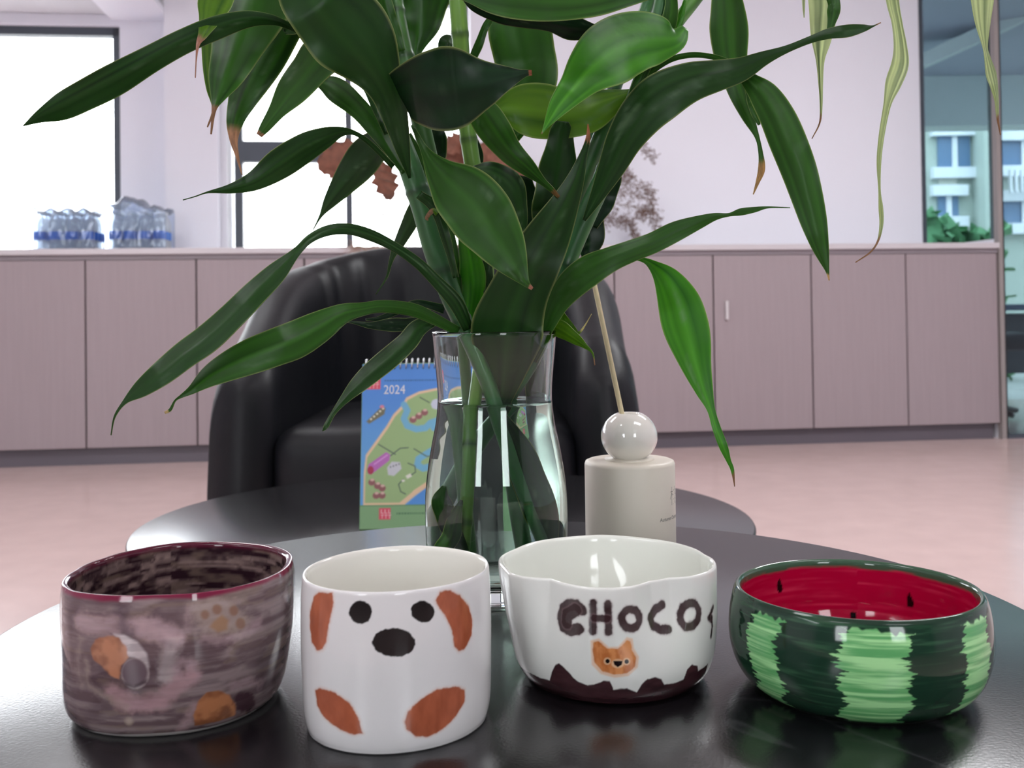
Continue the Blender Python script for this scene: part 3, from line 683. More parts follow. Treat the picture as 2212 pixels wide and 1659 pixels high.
# ------------------------------------------------------------------ bamboo stalks and leaves
def leafmat():
    m = bpy.data.materials.new('bamboo_leaf'); m.use_nodes = True; nt = m.node_tree; b = nt.nodes['Principled BSDF']
    at = nt.nodes.new('ShaderNodeAttribute'); at.attribute_name = 'Col'
    nt.links.new(at.outputs['Color'], b.inputs['Base Color']); b.inputs['Roughness'].default_value = .36
    b.inputs['Specular IOR Level'].default_value = .3
    tc = nt.nodes.new('ShaderNodeTexCoord'); nz = nt.nodes.new('ShaderNodeTexNoise'); nz.inputs['Scale'].default_value = 90; nz.inputs['Detail'].default_value = 2; nt.links.new(tc.outputs['Object'], nz.inputs[0])
    bp = nt.nodes.new('ShaderNodeBump'); bp.inputs['Strength'].default_value = .35; bp.inputs['Distance'].default_value = .0012; nt.links.new(nz.outputs[0], bp.inputs['Height']); nt.links.new(bp.outputs[0], b.inputs['Normal'])
    tr = nt.nodes.new('ShaderNodeBsdfTranslucent')
    sc_ = nt.nodes.new('ShaderNodeVectorMath'); sc_.operation = 'MULTIPLY'; sc_.inputs[1].default_value = (1.5, 1.7, .5); nt.links.new(at.outputs['Color'], sc_.inputs[0]); nt.links.new(sc_.outputs[0], tr.inputs[0])
    mx = nt.nodes.new('ShaderNodeMixShader'); mx.inputs[0].default_value = .34
    out = nt.nodes['Material Output']; nt.links.new(b.outputs[0], mx.inputs[1]); nt.links.new(tr.outputs[0], mx.inputs[2]); nt.links.new(mx.outputs[0], out.inputs[0])
    return m
M['leaf'] = leafmat()
M['stem'] = mat('bamboo_stem', rough=.38, attr=True, bump=(300,.05))
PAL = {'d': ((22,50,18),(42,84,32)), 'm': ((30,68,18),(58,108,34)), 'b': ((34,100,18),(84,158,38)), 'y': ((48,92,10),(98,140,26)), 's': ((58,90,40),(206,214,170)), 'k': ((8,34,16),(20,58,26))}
NLEAF = [0]
def leaf(stalk, pts, Z, pal='d', tip=.0, tilt=.35, fold=.25, wave=.12, rev=False, label=None, edge=.6, tipcol=(150,112,84), ph=None):
    """pts: (x, y, half width) along the blade from base to tip, read off the photo; Z: depths spread along it."""
    NLEAF[0] += 1; k = NLEAF[0]
    pts = np.array(pts, float)
    if rev: pts = pts[::-1]
    n = max(24, 6*len(pts)); c = catmull(pts, n); hw = np.maximum(c[:,2], .35)
    Zs = np.interp(np.linspace(0,1,n), np.linspace(0,1,len(Z)), Z) if not np.isscalar(Z) else np.full(n, Z)
    T = np.gradient(c[:,:2], axis=0); T /= np.linalg.norm(T,axis=1)[:,None]+1e-9
    # damp direction noise
    for _ in range(3): T[1:-1] = (T[:-2]+2*T[1:-1]+T[2:])/4; T /= np.linalg.norm(T,axis=1)[:,None]+1e-9
    Nn = np.stack([-T[:,1], T[:,0]], 1); nc = 17; t = np.sin(np.linspace(-1,1,nc)*math.pi/2)
    rr = np.random.RandomState(k*13+5); ph = rr.rand()*6 if ph is None else ph
    s = np.linspace(0,1,n)
    V = np.zeros((n,nc,3)); 
    for i in range(n):
        hm = hw[i]*Zs[i]/F
        und = 1+.05*math.sin(s[i]*17+ph)
        tl = tilt*(1 if i else 1)+.25*math.sin(s[i]*5+ph)
        for j in range(nc):
            wv = wave*math.sin(s[i]*22+ph+ (1.3 if t[j] > 0 else 0))*t[j]**2
            dz = hm*(tl*t[j]+fold*abs(t[j])+wv)
            V[i,j] = P(c[i,0]+Nn[i,0]*hw[i]*t[j]*und, c[i,1]+Nn[i,1]*hw[i]*t[j]*und, Zs[i]+dz)
    lo_, hi_ = Lc(PAL[pal][0]), Lc(PAL[pal][1])
    TT = np.repeat(t[None,:], n, 0); SS = np.repeat(s[:,None], nc, 1)
    str_ = vn(TT*7+k*3.1, SS*3+k)*.6+vn(TT*16+k*1.7, SS*1.5)*.4+(vn(TT*8.+k, SS*.5)-.5)*.35+(vn(TT*26.+k, SS*1.2)-.5)*.3
    Cc = mix(np.ones((n,nc,3))*lo_, hi_, np.clip(str_*1.1-.05,0,1))
    Cc = mix(Cc, Lc((176,186,120)), np.clip((np.abs(TT)-.955)/.045,0,1)*edge)
    Cc = mix(Cc, hi_*1.25, np.exp(-(TT/.06)**2)*.3)
    scf = sstep(.62,.8,fbm(TT*2.2+k*7, SS*5+k))*sstep(.45,.8,fbm(TT*9+k, SS*24+k)); Cc = mix(Cc, Lc((120,146,118)), scf*.5)
    if tip > 0:
        q = sstep(1-tip*1.25, 1-tip, SS+ .03*(vn(TT*4+k, SS*8)-.5)); Cc = mix(Cc, Lc(tipcol)*(.6+.6*vn(TT*5, SS*40))[...,None], q)
    o = mesh('leaf', V.reshape(-1,3), gridfaces(n, nc), M['leaf'], stalk, True, cols=Cc.reshape(-1,3))
    sm = o.modifiers.new('thick', 'SOLIDIFY'); sm.thickness = .00035; sm.offset = 0
    if label: o['label'] = label
    return o
def stem_part(stalk, name, pts, Z, nodes=(), base_c=((34,82,42),(62,122,62)), n=None, ns=18):
    pts = np.array(pts, float); n = n or 14*len(pts); c = catmull(pts, n)
    Zs = np.interp(np.linspace(0,1,n), np.linspace(0,1,len(Z)), Z)
    path = np.array([P(c[i,0], c[i,1], Zs[i]) for i in range(n)]); rad = c[:,2]*Zs/F
    sy = np.linspace(0,1,n); nod = np.zeros(n)
    for q in nodes: nod = np.maximum(nod, np.exp(-((sy-q)/.006)**2))
    rad = rad*(1+.10*nod)
    V, Fc = tube_geo(path, rad, ns)
    TT = np.repeat(np.arange(ns)[None,:]/ns, n, 0); SS = np.repeat(sy[:,None], ns, 1)
    Cc = mix(np.ones((n,ns,3))*Lc(base_c[0]), Lc(base_c[1]), vn(TT*12, SS*6+3)); Cc = mix(Cc, Lc((20,46,26)), np.repeat(nod[:,None], ns, 1)*.7)
    return mesh(name, V, Fc, M['stem'], stalk, True, cols=Cc.reshape(-1,3))
def stalk(px, label):
    return thing('bamboo_stalk', VC+np.array([(px-1073)*.69/F, 0, .011]), label, 'plant', 'lucky bamboo stalks in the glass vase')

# -- left thick stalk
SL = stalk(1170, 'thick lucky bamboo stalk leaning left from the vase, with drooping left leaves')
stem_part(SL, 'stem', [(1165,1180,15),(1130,1080,16),(1090,950,17),(1062,850,17),(1035,780,18),(1005,710,20),(975,640,24),(942,545,26),(915,450,26),(885,360,25),(858,290,24),(838,225,22),(815,150,18)], [.672,.672,.672,.674,.675,.678,.68,.68,.68,.68,.68,.68,.68], nodes=(.44,.55,.7))
leaf(SL, [(1150,1130,10),(1178,1150,30),(1190,1185,26),(1185,1225,10)], [.676,.678,.68], 'd', tilt=.2)
leaf(SL, [(1085,900,8),(1110,960,26),(1135,1040,36),(1165,1120,34),(1185,1190,12)], [.668,.668,.668,.668,.67], 'd', tilt=.2)
leaf(SL, [(885,385,3),(872,330,14),(850,240,30),(828,180,45),(790,115,74),(745,62,92),(700,10,88),(670,-40,75),(640,-100,40)], [.66,.64,.62,.60,.60], 'd', tilt=.1, fold=.12)
leaf(SL, [(50,272,1),(85,252,14),(130,232,28),(180,207,33),(251,170,37),(330,125,31),(400,88,27),(470,59,25),(532,42,19),(580,42,13),(615,52,8),(660,75,7),(700,110,6)], [.66,.62,.58,.56], 'd', rev=True, tilt=-.4)
leaf(SL, [(745,95,20),(700,115,44),(665,155,42),(628,200,32),(598,240,20),(575,272,12),(560,293,7)], [.64,.65,.66], 'm', tip=.05, tilt=.5)
leaf(SL, [(685,175,10),(720,190,25),(770,230,24),(810,275,20),(840,320,14),(875,372,8)], [.66,.67,.69], 'm', rev=True)
leaf(SL, [(722,118,3),(765,155,8),(795,195,9),(815,240,9),(835,290,5)], [.66,.67,.68], 'd', rev=True)
leaf(SL, [(395,432,.8),(420,425,1.2),(450,415,2.5),(500,407,11),(550,390,21),(605,353,33),(660,318,33),(700,298,24),(735,285,11),(765,287,5),(800,310,6),(850,360,6)], [.66,.63,.61,.61], 'd', rev=True, tilt=-.5)
leaf(SL, [(852,290,8),(835,300,28),(800,325,38),(770,362,35),(740,400,28),(712,437,14),(694,465,4),(676,497,.8)], [.70,.73,.75], 'd', tilt=.5)
leaf(SL, [(1012,712,12),(985,655,17),(940,605,13),(900,566,11),(850,532,10),(800,508,12),(754,495,12),(709,498,12),(670,516,10),(640,545,10),(598,588,22),(550,634,26),(500,684,28),(450,730,31),(400,766,31),(350,806,28),(305,840,19),(270,868,5),(248,900,2),(240,940,.8)], [.67,.64,.60,.57,.56,.57], 'd', tilt=.45, fold=.35)
leaf(SL, [(990,716,10),(940,690,13),(900,672,15),(860,664,14),(820,662,13),(783,668,14),(740,678,22),(690,706,36),(640,733,43),(590,752,41),(540,771,37),(490,793,30),(450,815,22),(415,842,10),(392,856,4),(378,866,2),(368,885,3),(356,892,2.5)], [.67,.63,.59,.57,.57], 'm', tilt=.3, tip=.035, tipcol=(200,176,128))
leaf(SL, [(945,690,10),(905,708,18),(880,738,22),(845,770,25),(805,803,22),(770,835,17),(742,865,10),(720,893,5),(705,920,5),(697,931,1.5)], [.67,.65,.63], 'd', tilt=.5, edge=1.0)
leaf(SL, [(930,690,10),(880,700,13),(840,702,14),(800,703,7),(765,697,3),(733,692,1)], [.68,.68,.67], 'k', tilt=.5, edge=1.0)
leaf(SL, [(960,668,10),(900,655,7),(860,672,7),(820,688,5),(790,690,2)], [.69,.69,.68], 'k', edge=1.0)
leaf(SL, [(900,430,10),(890,470,17),(868,515,14),(852,545,7),(843,570,4),(835,600,2),(812,636,.8)], [.70,.72,.73], 'd', edge=1.0)
leaf(SL, [(838,230,12),(862,205,50),(905,196,80),(950,193,88),(1000,187,82),(1045,180,58),(1085,170,32),(1120,162,13),(1136,158,8),(1149,157,6)], [.66,.62,.60,.60,.60,.60], 'k', tip=.05, tilt=.25, fold=.1, tipcol=(150,90,66), label='dark blunt leaf with a cut brown tip')
leaf(SL, [(880,290,9),(905,350,15),(935,410,17),(952,470,19),(968,530,20),(978,590,17),(988,650,12)], [.70,.70,.69], 'm', rev=True)
leaf(SL, [(890,270,3),(918,325,10),(948,368,34),(982,403,58),(1020,440,68),(1050,480,72),(1078,520,58),(1103,560,38),(1125,595,18),(1138,613,8),(1150,624,3)], [.66,.63,.61,.60,.60], 'm', tip=.05, tilt=.2, fold=.15, tipcol=(176,120,104), label='broad glossy leaf pointing down towards the vase')
leaf(SL, [(1020,370,12),(1065,380,32),(1100,412,36),(1118,460,22),(1130,515,6)], [.67,.66,.65], 'd', tilt=-.5)
leaf(SL, [(905,420,10),(940,450,12),(965,520,10),(985,600,6)], [.66,.66,.66], 'd')
leaf(SL, [(945,462,5),(935,455,5),(922,470,4),(925,476,1)], [.655,.655], 'y', tip=.6)

# -- far left upper stalk
SA = stalk(1040, 'slim green bamboo stalk rising behind the large dark leaf at upper left')
stem_part(SA, 'stem', [(1030,1190,12),(1020,1050,12),(1012,900,12),(1000,760,13),(985,640,16),(965,520,18),(940,400,19),(905,250,20),(880,145,20),(862,60,19),(850,-20,18),(838,-110,16)], [.688,.69,.70,.72,.735,.74,.74,.735,.73,.73,.73,.73], nodes=(.3,.75,.86), base_c=((40,84,38),(78,128,58)))
leaf(SA, [(835,-60,10),(830,0,16),(850,60,14),(868,110,8)], [.72,.72,.72], 'm')
leaf(SA, [(560,-110,20),(500,-60,30),(466,0,36),(452,42,24),(438,75,11),(428,95,4),(424,130,1.3),(422,168,.6)], [.66,.62,.59,.58], 'y', tip=.35, tipcol=(168,118,100))
leaf(SA, [(700,-200,20),(620,-130,60),(560,-60,82),(545,0,82),(525,60,72),(505,120,54),(485,170,36),(470,212,15),(462,240,5),(456,290,1.4)], [.70,.68,.66,.65], 'm', tip=.14, fold=.35)
leaf(SA, [(560,-60,40),(480,0,42),(462,60,28),(456,130,20),(458,190,12),(462,235,4),(448,275,1)], [.69,.69,.69], 'y', tip=.1)
leaf(SA, [(700,-150,30),(640,-50,70),(605,30,66),(578,100,54),(548,160,44),(522,220,31),(508,262,20),(505,300,9),(512,335,4),(523,378,1)], [.73,.72,.71,.70], 'm', tip=.26, tipcol=(176,134,108))
leaf(SA, [(930,-120,30),(922,-40,56),(918,0,54),(912,50,40),(901,100,18),(893,135,6)], [.76,.76,.76], 'm', tilt=-.2)
leaf(SA, [(600,-120,50),(640,-60,60),(650,0,50),(640,50,25),(615,70,5)], [.69,.69,.68], 'd')

# -- middle stalk
SM = stalk(1015, 'upright bamboo stalk in the middle of the vase, pale lower cane')
stem_part(SM, 'stem', [(1005,1210,14),(1012,1120,14),(1018,1000,14),(1022,900,14),(1040,760,15),(1050,650,16),(1050,540,16),(1035,430,17),(1018,340,18),(1005,240,18),(996,110,18),(988,0,18),(978,-120,17)], [.66,.66,.662,.67,.70,.72,.725,.73,.73,.73,.72,.715,.71], nodes=(.08,.2,.33,.5,.7,.86), base_c=((74,122,40),(132,176,78)))
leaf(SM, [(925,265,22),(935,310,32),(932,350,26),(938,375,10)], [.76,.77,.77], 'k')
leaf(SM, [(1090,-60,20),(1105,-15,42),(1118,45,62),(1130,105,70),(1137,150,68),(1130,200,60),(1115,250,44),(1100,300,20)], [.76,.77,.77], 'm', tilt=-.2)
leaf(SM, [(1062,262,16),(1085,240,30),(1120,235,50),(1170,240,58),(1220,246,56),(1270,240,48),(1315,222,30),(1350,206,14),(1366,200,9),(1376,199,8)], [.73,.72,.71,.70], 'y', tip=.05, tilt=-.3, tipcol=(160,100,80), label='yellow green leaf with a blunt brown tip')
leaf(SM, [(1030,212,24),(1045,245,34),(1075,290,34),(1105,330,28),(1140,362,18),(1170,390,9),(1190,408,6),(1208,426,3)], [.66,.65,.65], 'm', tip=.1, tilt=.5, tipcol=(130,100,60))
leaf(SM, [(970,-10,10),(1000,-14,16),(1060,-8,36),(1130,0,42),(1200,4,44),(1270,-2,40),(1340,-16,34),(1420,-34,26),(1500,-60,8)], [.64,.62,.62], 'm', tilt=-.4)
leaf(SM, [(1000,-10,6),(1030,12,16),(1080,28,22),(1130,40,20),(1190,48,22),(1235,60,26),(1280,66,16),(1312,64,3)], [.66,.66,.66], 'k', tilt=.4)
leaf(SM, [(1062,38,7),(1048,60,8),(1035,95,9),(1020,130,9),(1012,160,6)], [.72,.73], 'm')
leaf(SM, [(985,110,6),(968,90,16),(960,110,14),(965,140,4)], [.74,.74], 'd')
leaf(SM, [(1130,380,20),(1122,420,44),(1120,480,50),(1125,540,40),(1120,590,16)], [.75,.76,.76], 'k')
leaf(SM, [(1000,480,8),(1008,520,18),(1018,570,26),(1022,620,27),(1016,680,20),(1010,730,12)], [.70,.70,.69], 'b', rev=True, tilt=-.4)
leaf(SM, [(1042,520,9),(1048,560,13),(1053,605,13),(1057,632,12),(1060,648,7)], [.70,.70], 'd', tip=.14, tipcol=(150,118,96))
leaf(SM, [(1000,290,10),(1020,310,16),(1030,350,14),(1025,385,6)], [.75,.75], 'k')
leaf(SM, [(1014,870,8),(985,900,24),(975,950,26),(985,1000,12)], [.70,.71,.71], 'd')
leaf(SM, [(1010,1190,8),(985,1150,20),(965,1110,26),(955,1080,22),(960,1050,6)], [.655,.655,.655], 'd', rev=True)
leaf(SM, [(1000,1080,3),(985,1120,16),(975,1160,22),(950,1190,16),(935,1200,4)], [.652,.652,.652], 'm')

# -- right stalk
SR = stalk(960, 'bamboo stalk leaning right from the vase with the long right leaves')
stem_part(SR, 'stem', [(975,1190,13),(1000,1080,13),(1050,950,14),(1100,860,15),(1150,780,16),(1180,710,17),(1202,640,19),(1226,562,21),(1262,475,22),(1300,392,22),(1335,310,22),(1370,220,20),(1400,130,18),(1422,50,18),(1440,-50,17),(1452,-120,16)], [.705,.705,.705,.70,.695,.69,.69,.69,.69,.69,.69,.69,.69,.69,.69,.69], nodes=(.46,.62,.8))
stem_part(SR, 'branch', [(1425,120,12),(1455,60,14),(1500,0,15),(1560,-80,14)], [.69,.70,.71,.72], base_c=((66,120,46),(110,160,70)))
stem_part(SR, 'branch', [(1245,440,14),(1265,380,16),(1285,330,18),(1310,270,18),(1340,215,14)], [.72,.72,.72,.72], base_c=((36,84,40),(60,112,54)))
leaf(SR, [(1270,268,1),(1270,300,5),(1260,335,9),(1242,390,21),(1215,450,34),(1184,510,47),(1152,570,58),(1122,630,68),(1100,690,78),(1094,730,74),(1090,790,52),(1084,850,30),(1080,900,10)], [.68,.665,.65,.655,.662], 'd', rev=True, tip=.09, tilt=.1, fold=.1, tipcol=(190,130,96), label='broad dark blade rising in front of the stalks at the vase mouth')
leaf(SR, [(1215,262,14),(1212,290,27),(1208,340,36),(1200,400,44),(1195,450,45),(1190,500,40)], [.71,.71,.71], 'd', rev=True)
leaf(SR, [(1480,60,8),(1462,82,26),(1425,85,54),(1385,88,68),(1345,100,70),(1305,125,66),(1270,155,53),(1240,190,37),(1210,225,24),(1190,255,12),(1178,275,5),(1170,289,1)], [.68,.65,.62,.61], 'b', tip=.02, tilt=.25, fold=.15, label='bright green broad leaf')  # blade coloured from the brighter green palette
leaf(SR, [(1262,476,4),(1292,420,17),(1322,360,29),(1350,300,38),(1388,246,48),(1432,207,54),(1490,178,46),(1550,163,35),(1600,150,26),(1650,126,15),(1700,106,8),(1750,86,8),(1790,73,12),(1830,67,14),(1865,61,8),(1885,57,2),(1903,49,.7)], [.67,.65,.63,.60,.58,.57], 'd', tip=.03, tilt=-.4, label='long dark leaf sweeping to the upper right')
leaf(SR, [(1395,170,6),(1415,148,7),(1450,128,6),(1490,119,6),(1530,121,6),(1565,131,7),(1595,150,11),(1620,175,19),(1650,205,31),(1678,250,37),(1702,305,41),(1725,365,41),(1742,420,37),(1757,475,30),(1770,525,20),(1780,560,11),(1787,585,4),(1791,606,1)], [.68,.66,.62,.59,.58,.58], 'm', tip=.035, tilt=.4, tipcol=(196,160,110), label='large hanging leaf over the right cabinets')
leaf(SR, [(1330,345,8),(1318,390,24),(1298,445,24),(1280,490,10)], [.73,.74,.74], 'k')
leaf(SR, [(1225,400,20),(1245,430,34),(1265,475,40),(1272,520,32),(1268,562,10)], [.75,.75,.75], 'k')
leaf(SR, [(1150,780,10),(1180,710,16),(1205,655,24),(1235,615,31),(1275,583,33),(1320,560,28),(1365,542,25),(1410,525,23),(1460,500,21),(1510,480,14),(1545,468,8),(1575,464,4),(1600,458,8),(1630,453,6),(1660,448,2),(1707,449,.7)], [.68,.66,.64,.62,.60], 'm', tilt=-.4, label='long leaf reaching right just above the cabinet worktop line')
leaf(SR, [(1225,590,6),(1290,556,6),(1345,556,5),(1385,560,5),(1410,573,12),(1440,603,30),(1465,650,44),(1480,700,48),(1493,745,44),(1506,795,33),(1522,845,20),(1536,885,9),(1548,925,9),(1563,965,9),(1574,995,5),(1582,1015,4),(1587,1051,.8)], [.70,.68,.65,.63,.62,.62], 'b', tip=.045, tilt=.35, label='green leaf hanging down at the right of the diffuser')
leaf(SR, [(1187,700,14),(1213,712,18),(1240,730,13),(1262,746,6),(1280,763,2),(1285,789,.8)], [.69,.68,.67], 'y', tip=.1)
leaf(SR, [(1195,665,12),(1215,690,13),(1238,710,6),(1250,719,3),(1264,702,1.3),(1278,678,.6)], [.70,.70,.70], 'y', tip=.3, tipcol=(200,186,140))
leaf(SR, [(1555,-80,20),(1566,-30,30),(1572,20,36),(1575,70,40),(1580,130,35),(1595,195,25),(1615,250,14),(1635,295,5),(1643,330,5),(1645,365,8),(1636,395,4),(1627,420,.8)], [.68,.67,.66,.66], 'm', tip=.2, tipcol=(176,140,92), tilt=-.3)
leaf(SR, [(1640,270,3),(1628,240,8),(1620,210,8),(1610,180,3)], [.655,.655], 'm')
leaf(SR, [(1440,-60,10),(1450,0,14),(1445,50,16),(1430,100,12),(1410,150,6)], [.675,.68,.685], 'm', rev=True)
leaf(SR, [(1350,250,6),(1375,190,12),(1400,130,12),(1415,90,5)], [.665,.67], 'm')
leaf(SR, [(1480,0,3),(1470,40,8),(1455,80,8),(1440,110,3)], [.69,.69], 'b')
# leaf inside vase on the right
leaf(SR, [(1165,730,10),(1160,790,24),(1165,850,26),(1170,910,24),(1180,970,12)], [.71,.715,.715], 'd')

# -- stalk out of view to the right whose hanging blades show
SP = stalk(1100, 'tall bamboo stalk leaving the top right, with pale streaked hanging leaf tips')
stem_part(SP, 'stem', [(1110,1190,11),(1095,1050,11),(1085,900,11),(1110,760,12),(1150,640,13),(1190,520,14),(1240,400,14),(1290,280,14),(1340,160,14),(1395,20,14),(1450,-120,14),(1560,-260,13)], [.715,.718,.72,.735,.75,.755,.76,.76,.76,.76,.75,.74], nodes=(.3,.5,.7))
leaf(SP, [(1540,-240,8),(1640,-260,16),(1730,-200,26),(1772,-100,34),(1780,0,35),(1777,50,29),(1774,90,20),(1772,130,9),(1773,180,5),(1774,225,3),(1771,265,1.5),(1754,300,.6)], [.73,.68,.64,.62,.62], 's', tip=.12, tilt=.6, fold=.5)
leaf(SP, [(1780,-40,12),(1800,0,14),(1800,30,13),(1790,75,4)], [.635,.635], 'm')
leaf(SP, [(1736,-20,3),(1736,10,3),(1737,38,.7)], [.63,.63], 's')
leaf(SP, [(1540,-250,8),(1700,-300,14),(1850,-220,18),(1918,-100,18),(1928,0,14),(1938,50,12),(1945,100,15),(1944,140,19),(1930,180,17),(1917,225,8),(1905,290,6),(1899,350,5),(1900,410,2.5),(1903,450,5),(1904,485,4),(1897,520,2),(1880,545,1.5),(1848,567,.8)], [.73,.68,.62,.58,.58,.58], 's', tip=.12, tilt=.6, fold=.4)
leaf(SP, [(1540,-260,8),(1780,-360,14),(2000,-280,24),(2100,-140,34),(2122,-50,32),(2122,0,25),(2123,50,16),(2128,100,6),(2133,125,7),(2141,160,12),(2148,190,8),(2153,220,4),(2155,255,2.4),(2161,292,1)], [.73,.66,.6,.56,.56], 's', tip=.08, tilt=.5, fold=.4)

# ------------------------------------------------------------------ reed diffuser
DC = np.array([P(1360,1000,.78)[0], P(1360,1000,.78)[1], TN]); k_ = .78/F
M['cream'] = mat('cream_ceramic', (222,214,200), .42, bump=(400,.03,.0003))
M['gloss'] = mat('gloss_white', (236,232,224), .08, coat=1)
M['reed'] = mat('reed', (222,208,168), .7, noise=(80,.12), stretch=(8,8,1))
df = thing('reed_diffuser', DC, 'cream reed diffuser bottle with a round white stopper beside the vase', 'diffuser')
zb_ = P(1360,992,.78)[2]-TN; R_ = 97*k_
lathe('bottle', [(.0001,0),(R_-.002,0),(R_-.0005,.0008),(R_,.002),(R_,zb_-.003),(R_-.0007,zb_-.001),(R_-.0025,zb_-.0002),(R_-.006,zb_),(.0001,zb_)], DC, M['cream'], df, 96)
rb = 61*k_; zc_ = zb_+.0168
bp_ = [(rb*math.cos(a)*1.0, zc_+.0190*math.sin(a)) for a in np.linspace(-1.05, 1.12, 26)]
bp_ = [(.0001, bp_[0][1]-.0006), (bp_[0][0]-.001, bp_[0][1]-.0006)]+bp_+[(bp_[-1][0]-.0015, bp_[-1][1]-.0002),(bp_[-1][0]-.0022, bp_[-1][1]-.0012),(bp_[-1][0]-.003, bp_[-1][1]-.008),(.0001, bp_[-1][1]-.008)]
lathe('stopper', bp_, DC, M['gloss'], df, 64)
lathe('neck', [(.0001,zb_-.001),(R_*.55,zb_-.001),(R_*.55,zb_+.0012),(.0001,zb_+.0012)], DC, M['cream'], df, 48)
ra = P(1343, 893, .785); rb2 = P(1283, 610, .80)
tag(tube('reed_stick', [ra+(ra-rb2)*.04, ra, (ra+rb2)/2, rb2, rb2+(rb2-ra)*.03], .0019, M['reed'], None, 12), 'pale reed stick leaning out of the round white stopper', 'reed')
M['ink'] = mat('ink', (70,70,66), .6)
def wrap_mesh(name, V2, Fc):     # V2: (arc metres, z)
    V = []
    for a, z in V2:
        t = a/R_ - math.pi/2 + math.atan2(DC[0], DC[1])*-1
        V.append((DC[0]+(R_+.00008)*math.cos(t), DC[1]+(R_+.00008)*math.sin(t), TN+z))
    return mesh(name, V, Fc, M['ink'], df, False)
def text2(body, size):
    cu = bpy.data.curves.new('t', 'FONT'); cu.body = body; cu.size = size; cu.resolution_u = 3
    ob = bpy.data.objects.new('t', cu); COL.objects.link(ob)
    dg = bpy.context.evaluated_depsgraph_get(); me = bpy.data.meshes.new_from_object(ob.evaluated_get(dg))
    V = [tuple(v.co[:2]) for v in me.vertices]; Fc = [tuple(p.vertices) for p in me.polygons]
    bpy.data.objects.remove(ob); return V, Fc
def arc_at(px): return R_*math.asin(max(-1, min(1, (px-1360)/97.)))
V2, F2 = text2('Autumn Osmanthus', .0038)
zt_ = P(1430, 1129, .75)[2]-TN
wrap_mesh('lettering', [(arc_at(1421)+x, zt_+y) for x, y in V2], F2)
gl = MB(); x0 = arc_at(1443); zg = P(1450, 1078, .75)[2]-TN; q = .0017
def seg(a, b, wd=.00022):
    a = np.array(a)*q; b = np.array(b)*q; d = b-a; d /= np.linalg.norm(d); n = np.array([-d[1], d[0]])*wd
    gl.add([a-n, b-n, b+n, a+n], [(0,1,2,3)])
for s_ in [((-1.2,1.8),(1,1.8)),((0,3.8),(0,-3.8)),((0,1.4),(-1.4,-1.2)),((0,1.2),(1,.2)),((1.8,2.2),(5.2,2.2)),((3.5,3.8),(3.5,.2)),((1.5,.3),(5.5,.3)),((1.9,-1.6),(5.2,-1.6)),((3.5,0),(3.5,-3.4)),((1.4,-3.5),(5.6,-3.5))]: seg(*s_)
gv = [(x0+.003+v[0], zg+v[1]) for v in gl.V]
wrap_mesh('lettering', gv, gl.F)

# ------------------------------------------------------------------ desk calendar
ZC = 1.385
c00 = onz(777, 1143, TF); ZC = float(c00[1]); kx = ZC/F
HC = (1143-793)*kx; WC = 245*kx
cal = thing('desk_calendar', (c00[0]+WC/2, ZC+.03, TF), 'spiral bound desk calendar with an illustrated island map reading 2024', 'calendar')
nx, ny = 180, 260
a = np.linspace(0,1,nx); b = np.linspace(0,1,ny); AA, BB = np.meshgrid(a, b)
lean = .045
V = np.stack([c00[0]+AA*WC, ZC+BB*lean, TF+BB*HC], -1)
XX = 777+AA*245; YY = 1143-BB*350
cp = lambda x, y: (700+x/3.95, 740+y/3.95)
Cc = np.ones(V.shape)*Lc((86,144,222)); Cc = mix(Cc, Lc((110,176,226)), sstep(850,1000,YY)*.7)
def cpoly(pts, rgb, soft=1.5, am=1):
    global Cc
    d = sd_poly([cp(*p) for p in pts], XX, YY); Cc = mix(Cc, Lc(rgb), (1-sstep(-soft, soft, d))*am)
def cline(pts, rgb, wd, soft=.8, am=1):
    global Cc
    d = sd_line([cp(*p) for p in pts], XX, YY); Cc = mix(Cc, Lc(rgb), (1-sstep(wd-soft, wd+soft, d))*am)
land = [(330,1130),(345,980),(440,850),(520,740),(580,640),(650,570),(690,500),(800,450),(960,420),(1300,400),(1300,1000),(1000,1160),(880,1230),(760,1300),(680,1400),(330,1400)]
cpoly(land, (232,200,164)); cpoly([(x+14 if x < 700 else x, y+22 if y < 1200 else y-20) for x, y in land], (160,188,132))
for L in ([(670,560),(700,610),(670,680),(700,740),(780,770),(860,760),(900,720),(960,700),(1050,760)], [(1000,760),(930,760)], [(1000,920),(900,960),(800,1020),(790,1070),(840,1100),(920,1080),(1000,1100)]): cline(L, (120,182,214), 7, 2)
cpoly([(900,700),(1000,660),(1000,800),(920,780)], (120,182,214)); cpoly([(700,1400),(780,1330),(880,1240),(1000,1180),(1300,1100),(1300,1400)], (86,150,222))
cline([(660,1390),(760,1310),(870,1235),(1000,1170)], (232,200,164), 5, 2)
for L in ([(455,895),(600,980)], [(560,990),(640,930),(710,925)], [(760,935),(870,1000),(1000,1000)], [(710,1055),(770,1080),(775,1130),(730,1160)], [(670,1190),(630,1230),(650,1290),(690,1310)], [(810,500),(890,545)]): cline(L, (96,112,100), 1.3)
cpoly([(345,700),(480,570),(510,590),(500,640),(370,720)], (120,116,92)); 
for k in range(5): cpoly(ell(385+26*k, 680-22*k, 10, 9, 0, 8), (232,224,200), 1)
cpoly(ell(478,575,20,14,0,8), (226,140,160))
cpoly([(360,1100),(370,1060),(520,960),(555,980),(550,1030),(400,1140),(370,1140)], (190,112,190)); cpoly(ell(388,1110,28,36,0,10), (176,50,84)); cline([(420,1060),(530,985)], (216,150,216), 1.6)
cpoly([(530,1090),(570,1040),(640,1045),(655,1100),(590,1160),(540,1150)], (206,206,214)); 
for k in range(4): cpoly(ell(560+24*k, 1085-8*k, 7, 8, 0, 8), (120,120,132), 1)
